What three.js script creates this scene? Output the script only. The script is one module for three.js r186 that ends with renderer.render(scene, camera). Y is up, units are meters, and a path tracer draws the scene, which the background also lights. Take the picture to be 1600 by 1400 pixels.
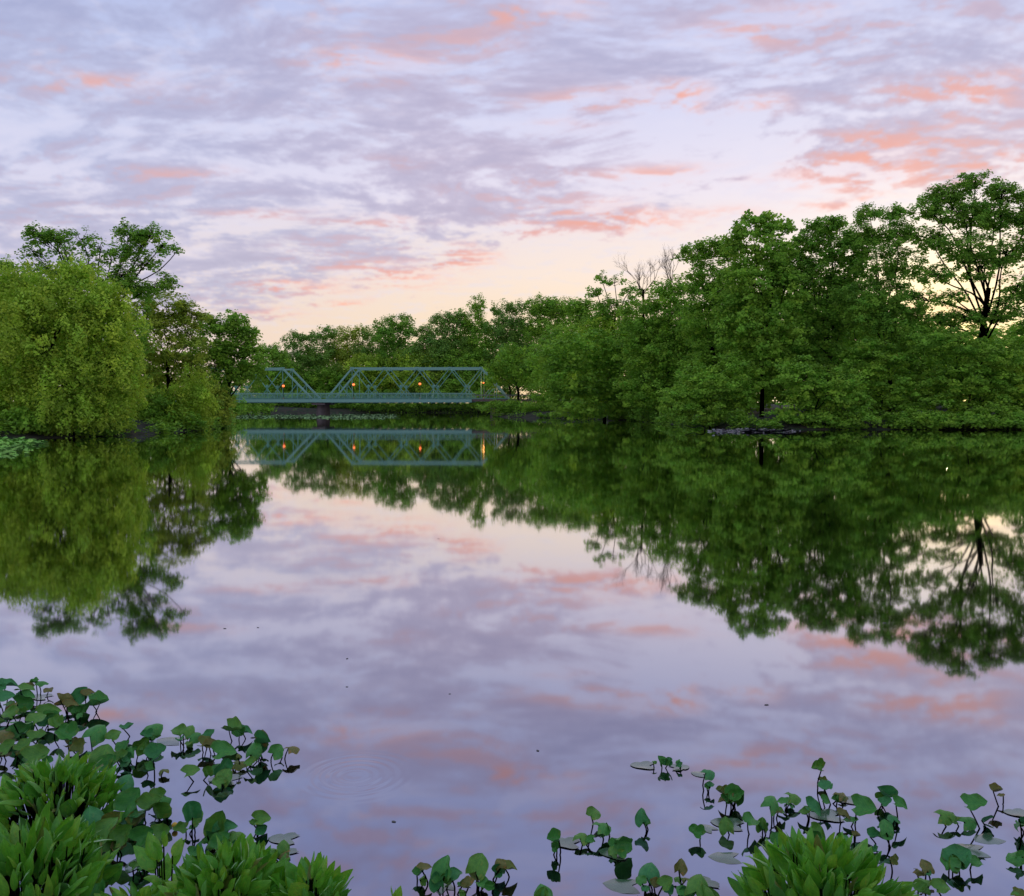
import * as THREE from 'three';
import { mergeGeometries } from 'three/addons/utils/BufferGeometryUtils.js';

// ---------------------------------------------------------------- camera
const scene = new THREE.Scene();
const EYE = 2.6, F = 1400, PITCH = Math.atan(70 / F);          // 1600 x 1400 photograph, focal length in its pixels
const camera = new THREE.PerspectiveCamera(2 * Math.atan(700 / F) * 180 / Math.PI, 1024 / 896, 0.1, 6000);
camera.position.set(0, EYE, 0);
camera.rotation.x = -PITCH;
const renderer = new THREE.WebGLRenderer({ antialias: true });
renderer.setSize(1024, 896);
renderer.toneMapping = THREE.LinearToneMapping;
renderer.toneMappingExposure = 1.25;
renderer.shadowMap.enabled = true;

// ---------------------------------------------------------------- helpers: directions and points
const cP = Math.cos(PITCH), sP = Math.sin(PITCH);
function ray(px, py) {
  const x = (px - 800) / F, y = (700 - py) / F;
  return new THREE.Vector3(x, y * cP - sP, -cP - y * sP);
}
function at(px, py, d) { const r = ray(px, py), k = d / -r.z; return new THREE.Vector3(r.x * k, EYE + r.y * k, -d); }
function onWater(px, py) { const r = ray(px, py), k = -EYE / r.y; return new THREE.Vector3(r.x * k, 0, r.z * k); }
function rngOf(seed) {
  let a = (seed * 2654435761) >>> 0;
  return () => { a = (a + 0x6D2B79F5) >>> 0; let t = a; t = Math.imul(t ^ (t >>> 15), t | 1); t ^= t + Math.imul(t ^ (t >>> 7), t | 61); return ((t ^ (t >>> 14)) >>> 0) / 4294967296; };
}
const PERM = (() => { const r = rngOf(77), p = Array.from({ length: 256 }, (_, i) => i); for (let i = 255; i > 0; i--) { const j = Math.floor(r() * (i + 1)); [p[i], p[j]] = [p[j], p[i]]; } return Uint8Array.from([...p, ...p]); })();
const GX = new Float32Array(256), GY = new Float32Array(256);
for (let i = 0; i < 256; i++) { GX[i] = Math.cos(i * 2.399963) * 1.5; GY[i] = Math.sin(i * 2.399963) * 1.5; }
function noise2(x, y) {
  const xf = Math.floor(x), yf = Math.floor(y), X = xf & 255, Y = yf & 255; x -= xf; y -= yf;
  const u = x * x * x * (x * (x * 6 - 15) + 10), v = y * y * y * (y * (y * 6 - 15) + 10);
  const a = PERM[PERM[X] + Y], b = PERM[PERM[X + 1] + Y], c = PERM[PERM[X] + Y + 1], d = PERM[PERM[X + 1] + Y + 1];
  const n0 = GX[a] * x + GY[a] * y, n1 = GX[b] * (x - 1) + GY[b] * y, n2 = GX[c] * x + GY[c] * (y - 1), n3 = GX[d] * (x - 1) + GY[d] * (y - 1);
  const p = n0 + u * (n1 - n0), q = n2 + u * (n3 - n2);
  return p + v * (q - p);
}
function fbm(x, y, o, gain = 0.5) { let s = 0, a = 1, t = 0; for (let i = 0; i < o; i++) { s += a * noise2(x, y); t += a; a *= gain; const nx = x * 1.6 + y * 1.2 + 5.3; y = -x * 1.2 + y * 1.6 + 1.7; x = nx; } return s / t; }
const clamp01 = x => x < 0 ? 0 : x > 1 ? 1 : x;
const sst = (a, b, x) => { const t = clamp01((x - a) / (b - a)); return t * t * (3 - 2 * t); };
const lin = c => { c /= 255; return c <= 0.04045 ? c / 12.92 : Math.pow((c + 0.055) / 1.055, 2.4); };
const LIN = Float32Array.from({ length: 1024 }, (_, i) => 0.90 * lin(i / 4));
const sr = c => LIN[Math.max(0, Math.min(1023, (c * 4) | 0))];

// ---------------------------------------------------------------- sky: dusk air with high broken clouds, and the low sun behind the right-hand trees
const SUN_AZ = Math.atan((1490 - 800) / F), SUN_EL = 1.6 * Math.PI / 180;
const sunDir = new THREE.Vector3(Math.sin(SUN_AZ) * Math.cos(SUN_EL), Math.sin(SUN_EL), -Math.cos(SUN_AZ) * Math.cos(SUN_EL));
const AIR = [[0, 250, 216, 164], [4.5, 249, 221, 180], [8, 243, 223, 206], [13, 226, 218, 231], [18, 206, 207, 233], [25, 188, 194, 228], [45, 170, 182, 224], [90, 160, 176, 220]];
const COOL = [[0, 214, 194, 204], [6, 206, 196, 214], [12, 200, 201, 226], [18, 180, 191, 225], [25, 158, 173, 218], [45, 156, 172, 217], [90, 158, 174, 218]];
function ramp(T, e, out) {
  let i = 0; while (i < T.length - 2 && e > T[i + 1][0]) i++;
  const a = T[i], b = T[i + 1], t = clamp01((e - a[0]) / (b[0] - a[0]));
  for (let k = 0; k < 3; k++) out[k] = a[k + 1] + (b[k + 1] - a[k + 1]) * t;
}
// cloud banks and clear gaps: [px, py, rx, ry, amount]; sunlit undersides likewise
const toAE = ([px, py, rx, ry, a, tilt = 0]) => { const r = ray(px, py); return { az: Math.atan2(r.x, -r.z), el: Math.atan2(r.y, Math.hypot(r.x, r.z)), rx: rx / F, ry: ry / F, a, c: Math.cos(tilt), s: Math.sin(tilt) }; };
const BANKS = [
  [1080, 215, 130, 55, -0.75], [1180, 300, 170, 45, -0.7], [830, 415, 170, 55, -0.75], [620, 480, 160, 38, -0.8], [1010, 430, 300, 60, -1.3], [1330, 380, 240, 75, -1.2], [700, 510, 260, 40, -1.1], [430, 515, 120, 20, -0.5],
  [960, 335, 150, 26, 0.75, 0.05], [1400, 235, 130, 50, 0.6], [1420, 120, 220, 80, 0.45], [1050, 80, 260, 60, 0.4], [520, 400, 150, 40, 0.55, -0.05],
  [360, 455, 130, 40, 0.55], [740, 330, 130, 26, 0.5], [300, 300, 260, 34, 0.35, 0.12], [760, 235, 140, 30, 0.25], [1030, 268, 60, 14, 0.5], [1330, 310, 50, 8, 0.5],
  [720, 395, 60, 18, 0.55, -0.25], [120, 250, 150, 30, 0.3, 0.1], [150, 60, 170, 50, 0.25], [480, 255, 120, 40, -0.25], [360, 372, 90, 18, -0.35], [560, 215, 110, 22, -0.25], [900, 140, 160, 30, 0.35], [880, 20, 120, 40, 0.3], [640, 60, 130, 60, 0.25],
].map(toAE);
const GLOWS = [
  [585, 102, 62, 17, 0.9], [180, 132, 60, 12, 0.45], [200, 135, 130, 12, 0.35, 0.02], [850, 12, 50, 16, 0.75], [930, 152, 100, 13, 0.7], [1050, 150, 34, 15, 1.0, -0.4],
  [1180, 40, 90, 18, 0.5], [960, 338, 90, 17, 1.15, -0.05], [830, 355, 50, 9, 0.75], [1020, 270, 50, 12, 0.8], [1375, 245, 110, 22, 0.95, 0.1], [1390, 280, 70, 11, 0.7], [1480, 130, 90, 16, 0.7], [1570, 145, 60, 24, 0.8],
  [1380, 205, 70, 14, 0.55], [1325, 312, 45, 6, 0.7], [720, 398, 34, 16, 1.0, -0.2], [600, 425, 80, 14, 0.85, -0.12], [480, 444, 60, 9, 0.9, -0.05], [570, 470, 24, 4, 0.8], [560, 345, 70, 8, 0.55], [400, 332, 60, 8, 0.45], [270, 268, 50, 9, 0.4],
  [440, 488, 50, 6, 0.4], [1130, 330, 70, 10, 0.3], [1190, 160, 40, 12, 0.6], [1550, 250, 80, 20, 0.6], [870, 200, 60, 10, 0.4], [760, 60, 60, 20, 0.25], [640, 250, 50, 10, 0.25],
].map(toAE);
function bumps(list, az, el) {
  let s = 0;
  for (const b of list) {
    const u = (az - b.az) * Math.cos(el), v = el - b.el;
    if (Math.abs(u) > 3.2 * (b.rx + b.ry) || Math.abs(v) > 3.2 * (b.ry + b.rx)) continue;
    const p = (u * b.c + v * b.s) / b.rx, q = (-u * b.s + v * b.c) / b.ry, k = p * p + q * q;
    if (k < 9) s += b.a * Math.exp(-k);
  }
  return s;
}
{
  const W = 4096, H = 2048, data = new Float32Array(W * H * 4), warm = [0, 0, 0], cool = [0, 0, 0], c = [0, 0, 0];
  for (let j = H / 2 - 1; j < H; j++) {
    const el = Math.max(0.0005, ((j + 0.5) / H - 0.5) * Math.PI), ed = el * 180 / Math.PI, sy = Math.sin(el), cy = Math.cos(el);
    ramp(AIR, ed, warm); ramp(COOL, ed, cool);
    for (let i = 0; i < W; i++) {
      const th = ((i + 0.5) / W - 0.5) * 2 * Math.PI, dx = cy * Math.cos(th), dz = cy * Math.sin(th);
      const az = Math.atan2(dx, -dz);
      const cosSun = dx * sunDir.x + sy * sunDir.y + dz * sunDir.z, sunAng = Math.acos(Math.min(1, cosSun)) * 180 / Math.PI;
      let da = Math.abs(az - SUN_AZ + 0.24); if (da > Math.PI) da = 2 * Math.PI - da;
      const w = Math.exp(-((da / 0.66) ** 2));
      for (let k = 0; k < 3; k++) c[k] = cool[k] + (warm[k] - cool[k]) * w;
      const halo = Math.exp(-((sunAng / 13) ** 2)) * 0.75, core = Math.exp(-((sunAng / 6.5) ** 2));
      c[0] += (255 - c[0]) * halo; c[1] += (246 - c[1]) * halo; c[2] += (243 - c[2]) * halo;
      // clouds on a level layer: they flatten and close up towards the horizon
      const q = 1 / (sy + 0.085), u = dx * q, v = -dz * q;
      const wx = fbm(u * 0.9 + 3.1, v * 0.9, 3), wy = fbm(u * 0.9 - 7.7, v * 0.9 + 4.2, 3);
      const U = u + 0.24 * wx, V = v + 0.24 * wy;
      const big = fbm(U * 1.0 + 11, V * 1.2 + 2, 3), mid = fbm(U * 4.3 + V * 0.9, V * 5.6 + 9, 6, 0.58), fine = fbm(U * 13 + V * 6, V * 17 - U * 3, 4, 0.64), below = mid - fbm(U * 4.3 + (V + 0.06) * 0.9, (V + 0.06) * 5.6 + 9, 4, 0.58);
      const el2 = el + 0.014 * mid + 0.006 * fine, az2 = az + 0.05 * wx + 0.06 * mid;
      const m = bumps(BANKS, az2, el2);
      const low = sst(1.5, 5, ed);
      const D = 0.15 + 0.5 * big + 1.0 * mid + 0.5 * fine + 0.55 * m;
      const A = sst(-0.14, 0.42, D) * low;
      const g = bumps(GLOWS, az2 + 0.02 * fine, el2);
      const nearSun = Math.exp(-((da / 0.8) ** 2));
      const lit = sst(-0.25, 0.45, mid * 0.7 + 1.0 * fine + 1.1 * below);
      let L = Math.max(0, g) * (0.16 + 1.05 * lit) + 0.30 * nearSun * sst(0.05, 0.4, 0.5 * mid + 0.7 * fine + 0.9 * below) * sst(0.0, 0.4, 0.8 * noise2(u * 1.1 + 31, v * 1.4) + 0.1) * A;
      L += 0.10 * nearSun * A * sst(-0.1, 0.5, big + 0.4 * mid + 0.2);
      L = (1 - Math.exp(-1.25 * L)) * low;
      const thick = sst(0.15, 0.85, D);
      const s0 = 182 - 20 * thick - 26 * (1 - w), s1 = 178 - 18 * thick - 8 * (1 - w), s2 = 205 - 14 * thick + 3 * (1 - w);
      const kA = A * (0.74 - 0.3 * halo) * (0.75 + 0.25 * w);
      c[0] += (s0 - c[0]) * kA; c[1] += (s1 - c[1]) * kA; c[2] += (s2 - c[2]) * kA;
      // thin bright veils between the darker rolls
      const veil = sst(0.02, 0.42, -mid + 0.6 * fine) * 0.3 * low; c[0] += (218 - c[0]) * veil; c[1] += (215 - c[1]) * veil; c[2] += (234 - c[2]) * veil;
      const kL = L * 0.8; c[0] += (249 - c[0]) * kL; c[1] += (178 - 18 * L - c[1]) * kL; c[2] += (168 - 38 * L - c[2]) * kL;
      const o = (j * W + i) * 4, boost = 1 + 0.9 * core;
      data[o] = sr(c[0]) * boost; data[o + 1] = sr(c[1]) * (1 + 0.6 * core); data[o + 2] = sr(c[2]) * (1 - 0.3 * core); data[o + 3] = 1;
    }
  }
  for (let j = 0; j < H / 2 - 1; j++) for (let i = 0; i < W; i++) { const o = (j * W + i) * 4; data[o] = 0.12; data[o + 1] = 0.13; data[o + 2] = 0.14; data[o + 3] = 1; }
  const sky = new THREE.DataTexture(data, W, H, THREE.RGBAFormat, THREE.FloatType);
  sky.mapping = THREE.EquirectangularReflectionMapping; sky.magFilter = sky.minFilter = THREE.LinearFilter; sky.wrapS = THREE.RepeatWrapping; sky.needsUpdate = true;
  scene.background = sky; scene.environment = sky;
}
const sun = new THREE.DirectionalLight(new THREE.Color(1.0, 0.72, 0.42), 0.6);
sun.name = 'sun'; sun.position.copy(sunDir).multiplyScalar(400); sun.target.position.set(0, 0, 0);
sun.castShadow = true; sun.shadow.radius = 9; sun.shadow.mapSize.set(4096, 4096);
Object.assign(sun.shadow.camera, { left: -180, right: 180, top: 120, bottom: -120, near: 1, far: 900 });
scene.add(sun, sun.target);

// ---------------------------------------------------------------- object helpers
const taken = new Map();
function numbered(n) { const k = taken.get(n) || 0; taken.set(n, k + 1); return k ? `${n}_${String(k).padStart(3, '0')}` : n; }
function tag(o, label, category, group, kind) { o.userData.label = label; if (category) o.userData.category = category; if (group) o.userData.group = group; if (kind) o.userData.kind = kind; return o; }
function shadows(m) { m.castShadow = m.receiveShadow = true; return m; }
function thing(name, label, category, pos, group) { const g = new THREE.Group(); g.name = numbered(name); g.position.copy(pos); scene.add(g); return tag(g, label, category, group); }
function part(parent, name, geo, mat) { const m = shadows(new THREE.Mesh(geo, mat)); m.name = name; parent.add(m); return m; }
function structure(name, geo, mat) { const m = shadows(new THREE.Mesh(geo, mat)); m.name = numbered(name); m.userData.kind = 'structure'; scene.add(m); return m; }
function tube(pts, r0, r1, seg = 8, sides = 6) {
  const curve = pts.length === 2 ? new THREE.LineCurve3(pts[0], pts[1]) : new THREE.CatmullRomCurve3(pts, false, 'centripetal');
  const fr = curve.computeFrenetFrames(seg, false), P = [], N = [], UV = [], I = [], p = new THREE.Vector3(), n = new THREE.Vector3(); let L = 0; const last = new THREE.Vector3();
  for (let i = 0; i <= seg; i++) {
    curve.getPointAt(i / seg, p); if (i) L += p.distanceTo(last); last.copy(p);
    const r = r0 + (r1 - r0) * i / seg;
    for (let j = 0; j <= sides; j++) { const a = j / sides * Math.PI * 2; n.copy(fr.normals[i]).multiplyScalar(Math.cos(a)).addScaledVector(fr.binormals[i], Math.sin(a)); P.push(p.x + n.x * r, p.y + n.y * r, p.z + n.z * r); N.push(n.x, n.y, n.z); UV.push(j / sides * 2, L); }
  }
  for (let i = 0; i < seg; i++) for (let j = 0; j < sides; j++) { const a = i * (sides + 1) + j, b = a + sides + 1; I.push(a, b, a + 1, b, b + 1, a + 1); }
  const g = new THREE.BufferGeometry(); g.setAttribute('position', new THREE.Float32BufferAttribute(P, 3)); g.setAttribute('normal', new THREE.Float32BufferAttribute(N, 3)); g.setAttribute('uv', new THREE.Float32BufferAttribute(UV, 2)); g.setIndex(I); return g;
}
function bar(a, b, w, h) { const g = new THREE.BoxGeometry(w, h, a.distanceTo(b)); const o = new THREE.Object3D(); o.position.copy(a).add(b).multiplyScalar(0.5); o.lookAt(b); o.updateMatrix(); return g.applyMatrix4(o.matrix); }
const V = (x, y, z) => new THREE.Vector3(x, y, z);
function noiseTexture(size, fn, srgb) {
  const d = new Uint8Array(size * size * 4);
  for (let j = 0; j < size; j++) for (let i = 0; i < size; i++) { const c = fn(i / size, j / size), o = (j * size + i) * 4; d[o] = c[0] * 255; d[o + 1] = c[1] * 255; d[o + 2] = c[2] * 255; d[o + 3] = 255; }
  const t = new THREE.DataTexture(d, size, size); t.wrapS = t.wrapT = THREE.RepeatWrapping; t.magFilter = THREE.LinearFilter; t.minFilter = THREE.LinearMipmapLinearFilter; t.generateMipmaps = true; if (srgb) t.colorSpace = THREE.SRGBColorSpace; t.needsUpdate = true; return t;
}
const tile = (fn) => (u, v) => { const a = fn(u, v), b = fn(u - 1, v), c = fn(u, v - 1), d = fn(u - 1, v - 1); return (a * (1 - u) + b * u) * (1 - v) + (c * (1 - u) + d * u) * v; };

// ---------------------------------------------------------------- materials
const barkTex = (() => { const f = tile((u, v) => fbm(u * 14, v * 3 + 5, 4)); return noiseTexture(256, (u, v) => { const n = clamp01(0.5 + 0.9 * f(u, v)); return [0.5 + 0.5 * n, 0.5 + 0.5 * n, 0.5 + 0.5 * n]; }); })();
const M = {};
M.bark = new THREE.MeshStandardMaterial({ color: new THREE.Color(0.10, 0.08, 0.062), roughness: 0.95, map: barkTex, bumpMap: barkTex, bumpScale: 0.03 });
M.greyWood = new THREE.MeshStandardMaterial({ color: new THREE.Color(0.30, 0.27, 0.24), roughness: 0.9, map: barkTex, bumpMap: barkTex, bumpScale: 0.01 });
const foliage = (r, g, b, t = 0.36) => new THREE.MeshPhysicalMaterial({ color: new THREE.Color(r, g, b), roughness: 0.9, transmission: t, thickness: 0, ior: 1.3, specularIntensity: 0.3, vertexColors: true, side: THREE.DoubleSide });
M.leafLight = foliage(0.50, 0.68, 0.06);
M.leafYellow = foliage(0.45, 0.56, 0.06);
M.leafMid = foliage(0.32, 0.55, 0.05);
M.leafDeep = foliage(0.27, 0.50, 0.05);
M.leafFar = foliage(0.27, 0.46, 0.07);

// ---------------------------------------------------------------- ground and water
// banks as x of the water's edge against distance d = -z
const curveAt = (T, d) => { if (d <= T[0][0]) return T[0][1]; for (let i = 1; i < T.length; i++) if (d <= T[i][0]) { const t = (d - T[i - 1][0]) / (T[i][0] - T[i - 1][0]); return T[i - 1][1] + (T[i][1] - T[i - 1][1]) * t; } return T[T.length - 1][1]; };
const LEFT = [[30, -70], [56, -46], [63, -36.5], [72, -31], [84, -29.5], [96, -31], [120, -38], [150, -48], [200, -60], [230, -62], [260, -20], [270, 30]];
const RIGHT = [[40, 400], [87.9, 400], [88, 26], [96, 21.5], [110, 20], [136, 17], [158, 6], [170, -3], [190, -4], [215, 14], [245, 22], [262, 20]];
const edgeD = x => x < 51 ? 88.2 : 88.2 - (x - 51) * 0.33;      // the right bank runs across the view
function shoreDistance(x, z) {       // positive on land
  const d = -z, wob = 0.9 * noise2(x * 0.13, z * 0.13) + 0.35 * noise2(x * 0.5, z * 0.5);
  let right = x - curveAt(RIGHT, d); if (x > 24) right = Math.min(Math.max(right, -3), d - edgeD(x));
  let s = Math.max(curveAt(LEFT, d) - x, right);
  s = Math.max(s, (d - 246) * 0.8);
  s = Math.max(s, 2.6 - d);
  return s + wob;
}
function groundHeight(x, z) {
  const s = shoreDistance(x, z);
  const h = s < 0 ? Math.max(-0.9, s * 0.25) - 0.05 : Math.min(1.1, s * 0.22) + Math.min(1.6, Math.max(0, s - 6) * 0.04) - 0.03;
  return h + (s > 0 ? 0.10 * noise2(x * 0.35, z * 0.35) * Math.min(1, s) : 0);
}
{
  const axis = (a, b, step, far) => { const o = []; for (let x = a; x <= b; x += step) o.push(x); let g = step; let x = b; while (x < far) { g *= 1.5; x += g; o.push(x); } g = step; x = a; while (x > -far) { g *= 1.5; x -= g; o.unshift(x); } return o; };
  const xs = axis(-110, 110, 1.25, 3000), zs = axis(-300, 8, 1.5, 3000);
  const P = [], UV = [], I = [], n = xs.length;
  for (const z of zs) for (const x of xs) { P.push(x, groundHeight(x, z), z); UV.push(x / 4, z / 4); }
  for (let j = 0; j < zs.length - 1; j++) for (let i = 0; i < n - 1; i++) { const a = j * n + i; I.push(a, a + n, a + 1, a + 1, a + n, a + n + 1); }
  const g = new THREE.BufferGeometry(); g.setAttribute('position', new THREE.Float32BufferAttribute(P, 3)); g.setAttribute('uv', new THREE.Float32BufferAttribute(UV, 2)); g.setIndex(I); g.computeVertexNormals();
  const f = tile((u, v) => fbm(u * 6, v * 6, 5, 0.6)), f2 = tile((u, v) => fbm(u * 3 + 9, v * 3, 3));
  const tex = noiseTexture(512, (u, v) => { const a = clamp01(0.5 + f(u, v)), b = sst(-0.1, 0.25, f2(u, v)); return [(0.25 - 0.08 * b) * (0.6 + 0.8 * a), (0.21 + 0.03 * b) * (0.6 + 0.8 * a), (0.15 - 0.05 * b) * (0.6 + 0.8 * a)].map(clamp01); }, true);
  structure('ground', g, new THREE.MeshStandardMaterial({ map: tex, bumpMap: tex, bumpScale: 0.05, roughness: 0.97 }));
}
{
  const R = rngOf(5), waves = [];
  for (let k = 0; k < 46; k++) { const n = 2 + Math.floor(Math.pow(R(), 1.6) * 44), a = R() * Math.PI * 2; waves.push([Math.round(n * Math.cos(a)), Math.round(n * Math.sin(a)), R() * 6.283, 1 / Math.pow(n, 1.25)]); }
  const S = 512, d = new Float32Array(S * S * 4); let lo = 1e9, hi = -1e9;
  for (let j = 0; j < S; j++) for (let i = 0; i < S; i++) { let h = 0; for (const [a, b, p, w] of waves) h += w * Math.sin(6.2831853 * (a * i + b * j) / S + p); d[(j * S + i) * 4] = h; lo = Math.min(lo, h); hi = Math.max(hi, h); }
  for (let i = 0; i < S * S; i++) { const h = (d[i * 4] - lo) / (hi - lo); d[i * 4] = d[i * 4 + 1] = d[i * 4 + 2] = h; d[i * 4 + 3] = 1; }
  const tex = new THREE.DataTexture(d, S, S, THREE.RGBAFormat, THREE.FloatType); tex.wrapS = tex.wrapT = THREE.RepeatWrapping; tex.magFilter = tex.minFilter = THREE.LinearFilter; tex.needsUpdate = true;
  const centre = onWater(555, 1212), radii = [];
  for (let r = 0.012; r < 0.95; r += 0.012) radii.push(r);
  let step = 0.02; for (let r = 0.96; r < 2600; r += step) { radii.push(r); step *= 1.22; } radii.push(2600);
  const A = 0.00015, K = 2 * Math.PI / 0.075, SEG = 120, P = [centre.x, 0, centre.z], N = [0, 1, 0], UV = [centre.x / 26, centre.z / 26], I = [];
  for (const r of radii) {
    const e = Math.exp(-(((r - 0.22) / 0.14) ** 2)), h = A * e * Math.sin(K * r), slope = A * e * K * Math.cos(K * r) - h * 2 * (r - 0.22) / (0.14 * 0.14);
    for (let s = 0; s < SEG; s++) { const a = s / SEG * Math.PI * 2, c = Math.cos(a), q = Math.sin(a), l = Math.hypot(slope, 1), x = centre.x + c * r, z = centre.z + q * r; P.push(x, h, z); N.push(-slope * c / l, 1 / l, -slope * q / l); UV.push(x / 26, z / 26); }
  }
  for (let s = 0; s < SEG; s++) I.push(0, 1 + (s + 1) % SEG, 1 + s);
  for (let k = 0; k < radii.length - 1; k++) for (let s = 0; s < SEG; s++) { const a = 1 + k * SEG + s, b = 1 + k * SEG + (s + 1) % SEG, c = a + SEG, e = b + SEG; I.push(a, b, c, b, e, c); }
  const g = new THREE.BufferGeometry(); g.setAttribute('position', new THREE.Float32BufferAttribute(P, 3)); g.setAttribute('normal', new THREE.Float32BufferAttribute(N, 3)); g.setAttribute('uv', new THREE.Float32BufferAttribute(UV, 2)); g.setIndex(I);
  structure('river_water', g, new THREE.MeshPhysicalMaterial({ color: new THREE.Color(0.25, 0.26, 0.36), metalness: 1, roughness: 0.03, clearcoat: 1, clearcoatRoughness: 0.03, bumpMap: tex, bumpScale: 0.0034 }));
}

// ---------------------------------------------------------------- trees
// a tree is laid out by its lobes: [px, py, rx, ry, share of leaves, shift in depth] at the distance d of its trunk
function crownGeometry(clusters, R, leaf, n, flat, hang) {
  const total = clusters.reduce((s, c) => s + Math.max(3, Math.round(n * c.k)), 0);
  const P = new Float32Array(total * 12), N = new Float32Array(total * 12), C = new Float32Array(total * 12), I = new Uint32Array(total * 6);
  const ax = V(), nm = V(), si = V(), c0 = V(), tmp = V(); let q = 0;
  for (const cl of clusters) {
    const m = Math.max(3, Math.round(n * cl.k)), tone = 0.78 + 0.44 * R(), hue = (R() - 0.5) * 0.24;
    for (let i = 0; i < m; i++, q++) {
      const th = R() * 6.283, ph = Math.acos(2 * R() - 1), rr = cl.r * Math.pow(R(), 0.45);
      c0.set(Math.sin(ph) * Math.cos(th) * rr, Math.cos(ph) * rr * flat, Math.sin(ph) * Math.sin(th) * rr).add(cl.p);
      c0.y -= 0.25 * (Math.abs(c0.x - cl.p.x) + Math.abs(c0.z - cl.p.z));
      const a = R() * 6.283; ax.set(Math.cos(a), -hang * (0.3 + R()) + 0.25 * (R() - 0.3), Math.sin(a)).normalize();
      nm.set((R() - 0.5) * 1.8, 0.45 + 0.5 * (R() - 0.5), (R() - 0.5) * 1.8).addScaledVector(cl.o, 0.7).normalize();
      si.crossVectors(ax, nm).normalize(); nm.crossVectors(si, ax).normalize();
      const L = leaf * cl.r * 0.35 / (cl.r * 0.35 + 0.02) * (0.5 + 0.95 * R() * R() + 0.25), w = L * (hang > 0.8 ? 0.24 : 0.36), f = L * 0.10;
      const t = tone * (0.86 + 0.28 * R()), cr = t * (1 + hue), cg = t, cb = t * (1 - hue * 0.6);
      for (let k = 0; k < 4; k++) {
        tmp.copy(c0); if (k === 0) tmp.addScaledVector(ax, -L / 2); else if (k === 2) tmp.addScaledVector(ax, L / 2); else tmp.addScaledVector(si, (k === 1 ? w : -w)).addScaledVector(nm, f).addScaledVector(ax, -L * 0.08);
        const o = q * 12 + k * 3; P[o] = tmp.x; P[o + 1] = tmp.y; P[o + 2] = tmp.z; N[o] = nm.x; N[o + 1] = nm.y; N[o + 2] = nm.z; C[o] = cr; C[o + 1] = cg; C[o + 2] = cb;
      }
      I.set([q * 4, q * 4 + 1, q * 4 + 2, q * 4, q * 4 + 2, q * 4 + 3], q * 6);
    }
  }
  const g = new THREE.BufferGeometry(); g.setAttribute('position', new THREE.BufferAttribute(P, 3)); g.setAttribute('normal', new THREE.BufferAttribute(N, 3)); g.setAttribute('color', new THREE.BufferAttribute(C, 3)); g.setIndex(new THREE.BufferAttribute(I, 1)); return g;
}
let treeSeed = 100, leafTotal = 0;
function bend(a, b, R, amount) { const l = a.distanceTo(b), m1 = a.clone().lerp(b, 0.35), m2 = a.clone().lerp(b, 0.7); for (const m of [m1, m2]) { m.x += (R() - 0.5) * l * amount; m.z += (R() - 0.5) * l * amount; m.y += R() * l * amount * 0.5; } return [a, m1, m2, b]; }
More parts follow.
